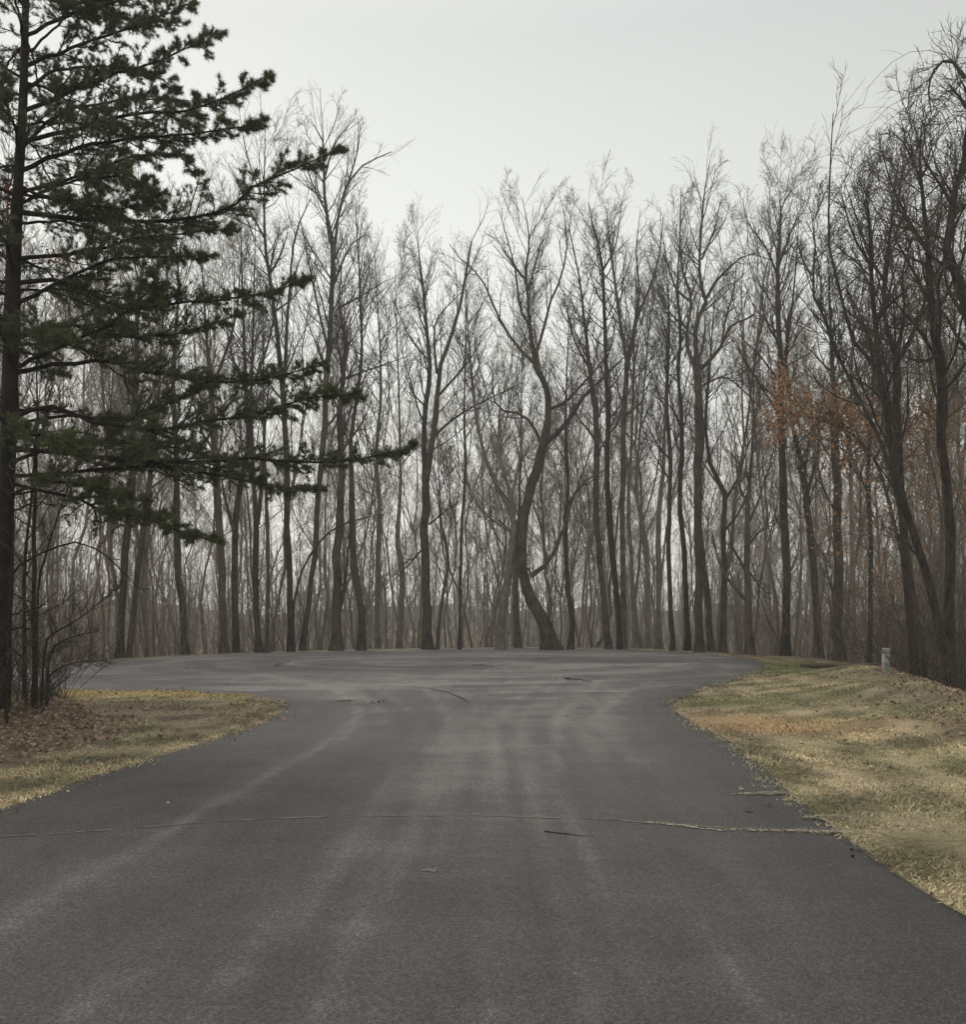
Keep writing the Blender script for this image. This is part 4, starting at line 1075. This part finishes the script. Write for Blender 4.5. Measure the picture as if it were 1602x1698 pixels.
# small red leaved tree behind the pine
rb = [(14, 1195, 7), (10, 1000, 6.5), (2, 800, 6), (6, 600, 5), (10, 450, 4)]
red = T("slim tree showing dull red leaves behind the pine trunk at the left edge", 16.2, rb, (16, 200),
        [(3, (8, 480), (50, 440), (95, 435)), (3, (10, 400), (20, 350), (22, 310)), (2.5, (12, 320), (40, 240), (60, 200))], mat=M_DARK, seed=70, n1=5, name="maple_tree", group=None, t0=.5, m4=2, rmin=.004)
C = []
r = RS(78)
for (x, y, sx, sy, n) in [(14, 330, 14, 24, 420), (10, 180, 10, 12, 60), (60, 208, 22, 8, 60), (90, 430, 20, 10, 80), (100, 475, 26, 14, 60), (165, 700, 30, 14, 0)]:
    xs, ys = x + r.normal(size=n) * sx, y + r.normal(size=n) * sy; ds = 16.2 + r.normal(size=n) * .35
    C.append(np.stack([(xs - 801) * ds / FPX, ds, EYE - (ys - 1030) * ds / FPX], 1))
C = np.concatenate(C) - np.array(red.location)
obj("leaves", leaves_mesh(C, .06, [(.16, .035, .03), (.22, .05, .04), (.12, .035, .03)], r, "leaves", M_LEAF), red, kind='stuff')

# thin saplings at the foot of the pine
SAPL = [("left dark sapling stem among the leaf litter beside the pine", [(41, 1152, 8), (41, 1035, 7.5), (40, 943, 7), (50, 850, 5), (58, 740, 4)], (70, 600), 15.0),
        ("right dark sapling stem among the leaf litter beside the pine", [(57, 1170, 9.5), (56, 1035, 8.5), (56, 903, 8), (57, 850, 7), (62, 700, 5)], (58, 520), 14.4),
        ("long thin shoot arching right across the end of the road", [(68, 1160, 4.5), (77, 1062, 4), (87, 1051, 4), (132, 1025, 3.2)], (200, 970), 14.6),
        ("thin shoot arching low over the yellow grass of the island", [(78, 1158, 4), (85, 1080, 4), (111, 1059, 3.4)], (162, 1046), 14.8),
        ("low whip bent almost level over the far road at left", [(80, 1140, 3.6), (84, 1118, 3.4), (122, 1099, 3)], (178, 1096), 15.2),
        ("slim sapling tilted right behind the two dark stems", [(60, 1165, 4.5), (64, 977, 4.5), (77, 916, 4), (98, 850, 3.6)], (130, 760), 15.4),
        ("small upright sapling at the far left margin", [(10, 1185, 5), (14, 1060, 4.6), (18, 960, 4)], (30, 800), 13.0)]
for s, (lb, path, top, d) in enumerate(SAPL):
    T(lb, d, path, top, mat=M_DARK, seed=80 + s, name="sapling", cat="sapling", group="saplings on the leafy left bank", n1=9, m2=5, m3=4, m4=0, t0=.15, limb_len=(.12, .28), up=.05, rmin=.0035, k=14, sides=6, drift=.15, ang1=(.6, 1.2))
# brush round them
def leftbank(r, n):
    x = r.uniform(-11.5, -7.0, n * 3); y = r.uniform(12.0, 18.5, n * 3)
    px = 801 + x / y * FPX
    ok = px < 95 + 20 * r.rand(n * 3)
    return np.column_stack([x, y])[ok][:n]
a = Acc(); PL, R = brush(620, leftbank, .3, 2.8, .006, 931, lean=.5); a.tubes(PL, R, 4)
p2, r2 = children(PL, R, 6, r, .25, 1, (.4, 1.1), (.3, .6), 4, .7, up=.02, wob=.16, rmin=.003); a.tubes(p2, r2, 3)
obj("brush", a.mesh("brush", M_VINE), label="low leafless brush among dead leaves at the foot of the pine", cat="brush", kind='stuff')

# vines and thicket on the right
r = RS(940)
def rightside(r, n):
    y = r.uniform(16.5, 34, n * 4); x = r.uniform(8.5, 21, n * 4)
    p = np.column_stack([x, y]); ok = (~inside(p, LEVEL)) & (dist(p, LEVEL) > .1) & (x / y < .62)
    return p[ok][:n]
a = Acc(); PL, R = brush(480, rightside, .8, 5.5, .010, 941, lean=.35); a.tubes(PL, R, 4)
p2, r2 = children(PL, R, 5, r, .2, 1, (.4, 1.1), (.3, .6), 4, .7, up=-.02, wob=.2, rmin=.004); a.tubes(p2, r2, 3)
p3, r3 = children(p2, r2, 2, r, .2, 1, (.4, 1.1), (.4, .7), 3, .7, up=-.02, wob=.2, rmin=.0035); a.tubes(p3, r3, 3)
obj("thicket", a.mesh("thicket", M_VINE), label="dense leafless thicket at the foot of the trees behind the grassy right bank", cat="thicket", kind='stuff')
# hanging vines: long drooping strands from the crowns
n = 380
xs = 1400 + 230 * r.rand(n) ** .6; ys = np.interp(xs, [1400, 1480, 1560, 1630], [430, 260, 120, 90]) + r.rand(n) ** 1.2 * 620; ds = r.uniform(20, 27, n)
st = np.stack([(xs - 801) * ds / FPX, ds, EYE - (ys - 1030) * ds / FPX], 1)
k = 8; PL = np.empty((n, k, 3)); PL[:, 0] = st
d = norm(np.column_stack([r.normal(size=(n, 2)) * .8, r.uniform(-.2, 1.0, n)]))
L = r.uniform(.8, 4.2, n)
for j in range(1, k):
    d = norm(d + r.normal(size=(n, 3)) * .22 + np.array([0, 0, -.28])); PL[:, j] = PL[:, j - 1] + d * (L / (k - 1))[:, None]
PL[:, :, 2] = np.maximum(PL[:, :, 2], -0.2)
R = r.uniform(.004, .011, n)[:, None] * np.linspace(1, .5, k)[None]
a = Acc(); a.tubes(PL, R, 4)
p2, r2 = children(PL, R, 4, r, .2, 1, (.5, 1.3), (.15, .35), 4, .7, up=-.08, wob=.2, rmin=.0035); a.tubes(p2, r2, 3)
obj("vines", a.mesh("vines", M_VINE), label="tangled hanging vines draped through the trees at the right edge", cat="vines", kind='stuff')

# ---------------------------------------------------------------- grass, leaves, sticks
def scatter_pts(n, xr, yr, rng, cond):
    x = rng.uniform(*xr, n); y = rng.uniform(*yr, n)
    p = np.column_stack([x, y]); return p[cond(p)]
def grass_obj(name, p, rng, h, label):
    ragged = 0.07 * fbm(p[:, 0] * 7, p[:, 1] * 7, 61) + rng.normal(size=len(p)) * .05
    inn = inside(p, ROAD); dd = dist(p, ROAD)
    s = np.where(inn, -dd, dd)
    p = p[s > -0.03 + ragged - rng.exponential(.075, len(p))]
    lw = litter_w(p)
    p = p[rng.rand(len(p)) > lw * 1.05]
    n = len(p)
    z = np.where(inside(p, ROAD), .012, terrain(p))
    col = grass_color(p) * (0.62 + .75 * rng.rand(n))[:, None]
    gm_ = (rng.rand(n) < 0.07)[:, None]
    col = np.where(gm_, np.array([.10, .125, .04]) * (0.8 + .5 * rng.rand(n))[:, None], col)
    clump = np.clip(0.75 + 0.6 * fbm(p[:, 0] * 3.1, p[:, 1] * 3.1, 62), .3, 1.6)
    hh = h * (0.45 + .9 * rng.rand(n)) * clump
    d = norm(np.column_stack([rng.normal(size=(n, 2)) * .85, np.full(n, .55)]))
    sdv = norm(np.column_stack([rng.normal(size=(n, 2)), np.zeros(n)])) * (0.005 + .0036 * rng.rand(n))[:, None] * np.clip(p[:, 1:2] / 9, 1, 2.2)
    b0 = np.column_stack([p, z - .004])
    mid = b0 + d * (hh * .55)[:, None]; d2 = norm(d + np.column_stack([rng.normal(size=(n, 2)) * .5, np.full(n, -.35)]))
    tip = mid + d2 * (hh * .55)[:, None]
    V = np.stack([b0 - sdv, b0 + sdv, mid + sdv * .7, mid - sdv * .7, tip], 1).reshape(-1, 3)
    i = np.arange(n) * 5
    F = [np.stack([i, i + 1, i + 2, i + 3], 1), np.stack([i + 3, i + 2, i + 4], 1)]
    obj(name, raw_mesh(name, V, F, M_GRASS, smooth=False, color=np.repeat(col, 5, 0)), label=label, cat="grass", kind='stuff')
rng = RS(70)
fr = lambda p: (np.abs(p[:, 0]) < p[:, 1] * .70 + 1.6)
pl = np.concatenate([scatter_pts(120000, (-13, -2.5), (7, 21.5), rng, fr), scatter_pts(24000, (-7, -3.2), (6, 13), rng, fr)])
grass_obj("grass", pl, rng, .055, "dry straw coloured grass on the left island inside the curve of the road")
pr = np.concatenate([scatter_pts(112000, (2.6, 10.5), (4, 14), rng, fr), scatter_pts(90000, (3, 15), (13, 34), rng, fr), scatter_pts(24000, (2, 15), (33, 53), rng, fr)])
grass_obj("grass", pr, rng, .06, "patchy green and straw coloured grass on the right verge and bank")
# tufts growing out of the cracks
cp = []
for (x0, y0, x1, y1, n, s) in [(1072, 1367, 1150, 1374, 420, .02), (1150, 1374, 1235, 1379, 160, .012), (1235, 1378, 1330, 1382, 420, .025), (1330, 1381, 1420, 1384, 420, .04), (1228, 1319, 1312, 1317, 240, .018), (1335, 1358, 1402, 1355, 420, .04), (1395, 1352, 1430, 1370, 300, .06)]:
    t = rng.rand(n); g0, g1 = G(x0, y0), G(x1, y1)
    cp.append(g0 * (1 - t)[:, None] + g1 * t[:, None] + rng.normal(size=(n, 2)) * s)
p = np.concatenate(cp); n = len(p)
d = norm(np.column_stack([rng.normal(size=(n, 2)) * .9, np.full(n, .5)])); hh = .030 * (.4 + rng.rand(n))
sdv = norm(np.column_stack([rng.normal(size=(n, 2)), np.zeros(n)])) * .003
b0 = np.column_stack([p, np.full(n, .012)])
V = np.stack([b0 - sdv, b0 + sdv, b0 + d * hh[:, None]], 1).reshape(-1, 3)
col = np.array([.46, .385, .27]) * (.6 + .7 * rng.rand(n))[:, None]
obj("crack_grass", raw_mesh("crack_grass", V, np.arange(n * 3).reshape(-1, 3), M_GRASS, smooth=False, color=np.repeat(col, 3, 0)), label="dead grass sprouting from the cracks across the asphalt", cat="grass", kind='stuff')
# green tuft by the saplings
n = 260; c = G(84, 1168)
p = c + rng.normal(size=(n, 2)) * .13
d = norm(np.column_stack([rng.normal(size=(n, 2)) * .35, np.ones(n)])); hh = .32 * (.4 + .8 * rng.rand(n)); sdv = norm(np.column_stack([rng.normal(size=(n, 2)), np.zeros(n)])) * .006
b0 = np.column_stack([p, terrain(p) - .01])
V = np.stack([b0 - sdv, b0 + sdv, b0 + d * hh[:, None]], 1).reshape(-1, 3)
col = np.array([.06, .10, .035]) * (.6 + .8 * rng.rand(n))[:, None]
obj("grass_tuft", raw_mesh("grass_tuft", V, np.arange(n * 3).reshape(-1, 3), M_GRASS, smooth=False, color=np.repeat(col, 3, 0)), label="green grass tuft beside the sapling stems at the left bank", cat="grass", kind='stuff')
# fallen leaves
rng = RS(71)
pp = np.concatenate([scatter_pts(26000, (-13, -4), (9, 21), rng, fr), scatter_pts(30000, (6, 18), (11, 32), rng, fr)])
lwp = litter_w(pp); pp = pp[rng.rand(len(pp)) < lwp * .75 + .004]
sp = np.concatenate([scatter_pts(260, (3, 11), (5, 26), rng, fr), scatter_pts(220, (-9, -4), (8, 20), rng, fr)])
pp = np.concatenate([pp, sp]); pp = pp[~inside(pp, ROAD)]
on = scatter_pts(5000, (-12, 10), (5, 40), rng, fr); on = on[inside(on, ROAD)]
on = on[rng.rand(len(on)) < .005 + .22 * np.exp(-dist(on, ROAD) / .35)]          # leaves blown onto the asphalt
C = np.concatenate([np.column_stack([pp, terrain(pp) + .02 + .03 * rng.rand(len(pp))]), np.column_stack([on, np.full(len(on), .032)])])
obj("leaf_litter", leaves_mesh(C, .07, [(.27, .195, .135), (.34, .255, .185), (.18, .125, .085), (.43, .335, .25), (.12, .08, .055)], rng, "leaf_litter", M_LEAF, flat=.9),
    label="brown fallen oak leaves lying over the banks on both sides", cat="leaves", kind='stuff')

def stick(name, a0, a1, rad, mat, label, cat, seed, k=9, bow=.04, knots=2, z=None, group=None):
    r = RS(seed); a0, a1 = np.array(a0, float), np.array(a1, float)
    mid = (a0 + a1) / 2
    root = empty(name, mid, label=label, cat=cat, group=group)
    t = np.linspace(0, 1, k)[:, None]
    pl_ = a0 * (1 - t) + a1 * t
    L = np.linalg.norm(a1 - a0)
    pl_[1:-1] += r.normal(size=(k - 2, 3)) * bow * L * np.array([1, 1, .15])
    R = rad * (1 - .45 * t[:, 0]) * (1 + .1 * r.normal(size=k))
    V, F = tubes(pl_[None] - mid, R[None], 7)
    caps = [np.arange(7)[::-1][None], (len(V) - 7 + np.arange(7))[None]]
    me = raw_mesh("stem", V, [F] + caps, mat); obj("stem", me, root)
    for j in range(knots):
        i = r.randint(2, k - 2); d = norm(a1 - a0 + r.normal(size=3) * L * np.array([.9, .9, .15]))
        tw = pl_[i] + np.linspace(0, 1, 4)[:, None] * d * L * r.uniform(.12, .3) + r.normal(size=(4, 3)) * .01 * L * np.array([1, 1, .2])
        V, F = tubes(tw[None] - mid, (R[i] * .5 * np.linspace(1, .4, 4))[None], 5); obj("twig", raw_mesh("twig", V, F, mat), root)
def g3(x, y, z): g = G(x, y); return (g[0], g[1], z)
stick("fallen_stick", g3(903, 1384, .028), g3(988, 1392, .018), .0045, M_DARK, "thin dark stick lying on the near asphalt below the long crack", "stick", 1, knots=1, bow=.015)
stick("fallen_stick", g3(783, 1103, .05), g3(820, 1107, .05), .018, M_PALE, "pale stick lying on the far asphalt left of centre", "stick", 2)
stick("fallen_stick", g3(935, 1127, .05), g3(980, 1132, .05), .013, M_DARK, "dark twiggy branch lying on the paved circle right of centre", "stick", 3, knots=4)
stick("fallen_stick", g3(455, 1106, .05), g3(478, 1097, .05), .016, M_PALE, "pale broken stick lying on the left part of the paved circle", "stick", 4, knots=3)
stick("fallen_stick", g3(885, 1096, .05), g3(925, 1090, .05), .015, M_PALE, "pale stick slanting across the far asphalt below the S shaped tree", "stick", 5, knots=1)
b0 = P(600, 1076, 48.5); b1 = P(634, 1043, 49.5); b0[2] = tz(b0[0], b0[1]) + .03
stick("broken_branch", b0, b1, .06, M_PALE, "pale broken branch propped against a slim trunk behind the asphalt", "branch", 6, knots=2)
# fallen log by the pedestal
l0, l1 = P(1330, 1094, 31), P(1462, 1104, 24.5)
l0[2] = tz(l0[0], l0[1]) + .04; l1[2] = tz(l1[0], l1[1]) + .05
stick("fallen_log", l0, l1, .075, M_BROWN, "grey fallen log lying along the edge of the grass left of the utility pedestal", "log", 7, knots=2, bow=.006)
d0 = P(1500, 1080, 23.5); d1 = P(1580, 1140, 20.0); d1[2] = tz(d1[0], d1[1]) + .1
stick("leaning_branch", d0, d1, .045, M_DARK, "broken dark branch slanting down to the ground right of the utility pedestal", "branch", 8, knots=3)
d0 = P(1485, 985, 22); d1 = P(1610, 955, 21)
# stones and cones on the verge
rng = RS(72)
def pebble(x, y, r_, mat, label, cat, name, group):
    r = RS(int(x * 7 + y)); th = np.linspace(0, np.pi, 5); ph = np.arange(7) / 7 * 2 * np.pi
    V = np.array([[math.sin(a_) * math.cos(b_), math.sin(a_) * math.sin(b_), math.cos(a_) * .6] for a_ in th for b_ in ph]) * r_ * (1 + .12 * r.normal(size=(35, 1)))
    i = np.arange(4)[:, None] * 7 + np.arange(7)[None]; j = np.arange(4)[:, None] * 7 + (np.arange(7)[None] + 1) % 7
    F = np.stack([i, i + 7, j + 7, j], -1).reshape(-1, 4)
    o = obj(name, raw_mesh(name, V, F, mat), label=label, cat=cat, group=group)
    g = G(x, y); o.location = (g[0], g[1], max(tz(g[0], g[1]), .012) + r_ * .4)
pebble(1412, 1412, .012, M_CRACK, "upper of two dark stones on the asphalt near the right verge", "stone", "stone", None)
pebble(1414, 1423, .014, M_CRACK, "lower of two dark stones on the asphalt near the right verge", "stone", "stone", None)
pebble(279, 1334, .016, plain_mat("pale_stone", (.45, .43, .38)), "single white pebble on the asphalt beside the left tyre track", "stone", "stone", None)

# ---------------------------------------------------------------- utility pedestal
M_PED = plain_mat("pedestal_plastic", (0.40, 0.42, 0.40), .6, .4)
M_PEDL = plain_mat("pedestal_label", (0.52, 0.53, 0.50), .6, .4)
pb = P(1469, 1121, 22.3); gz0 = tz(pb[0], pb[1])
ped = empty("utility_pedestal", (pb[0], pb[1], gz0), label="pale grey utility pedestal standing at the crest of the grassy right bank", cat="utility pedestal")
def prism(w, d, z0, z1, bev, taper=1.0):
    c = [(-w + bev, -d), (w - bev, -d), (w, -d + bev), (w, d - bev), (w - bev, d), (-w + bev, d), (-w, d - bev), (-w, -d + bev)]
    lo = [(x, y, z0) for x, y in c]; hi = [(x * taper, y * taper, z1 - bev * .6) for x, y in c]; tp = [(x * taper * .86, y * taper * .86, z1) for x, y in c]
    V = np.array(lo + hi + tp); F = []
    i = np.arange(8); j = (i + 1) % 8
    F4 = np.concatenate([np.stack([i, j, j + 8, i + 8], 1), np.stack([i + 8, j + 8, j + 16, i + 16], 1)])
    return V, [F4, np.array([np.arange(16, 24)]), np.array([np.arange(7, -1, -1)])]
def add_prism(name, args, mat, parent, loc=(0, 0, 0)):
    V, F = prism(*args); o = obj(name, raw_mesh(name, V, F, mat, smooth=False), parent); o.location = loc; return o
hp = 38 * 22.3 / FPX + .02
add_prism("post_body", (.076, .066, -.1, hp - .10, .016), M_PED, ped)
cap_ = add_prism("cap", (.084, .074, 0, .13, .022, .94), M_PED, ped, (0, 0, hp - .11))
add_prism("nameplate", (.045, .004, 0, .10, .002), M_PEDL, ped, (0, -.070, hp - .34))
add_prism("latch", (.012, .010, 0, .03, .003), M_PEDL, ped, (.05, -.075, hp - .20))

# ---------------------------------------------------------------- haze
HAZE = 0.0012
hz = bpy.data.materials.new("haze_air"); hz.use_nodes = True
nt = hz.node_tree; nt.nodes.clear()
o_ = nt.nodes.new("ShaderNodeOutputMaterial"); pv = nt.nodes.new("ShaderNodeVolumePrincipled")
pv.inputs['Color'].default_value = (0.90, 0.90, 0.89, 1); pv.inputs['Density'].default_value = HAZE
pv.inputs['Anisotropy'].default_value = 0.2
nt.links.new(pv.outputs[0], o_.inputs['Volume'])
X, Y0, Y1, Z0, Z1 = 430, -70, 530, -25, 75
V = np.array([(x, y, z) for z in (Z0, Z1) for y in (Y0, Y1) for x in (-X, X)], float)
F = np.array([[0, 2, 3, 1], [4, 5, 7, 6], [0, 1, 5, 4], [2, 6, 7, 3], [0, 4, 6, 2], [1, 3, 7, 5]])
obj("haze", raw_mesh("haze", V, F, hz, smooth=False), kind='stuff')
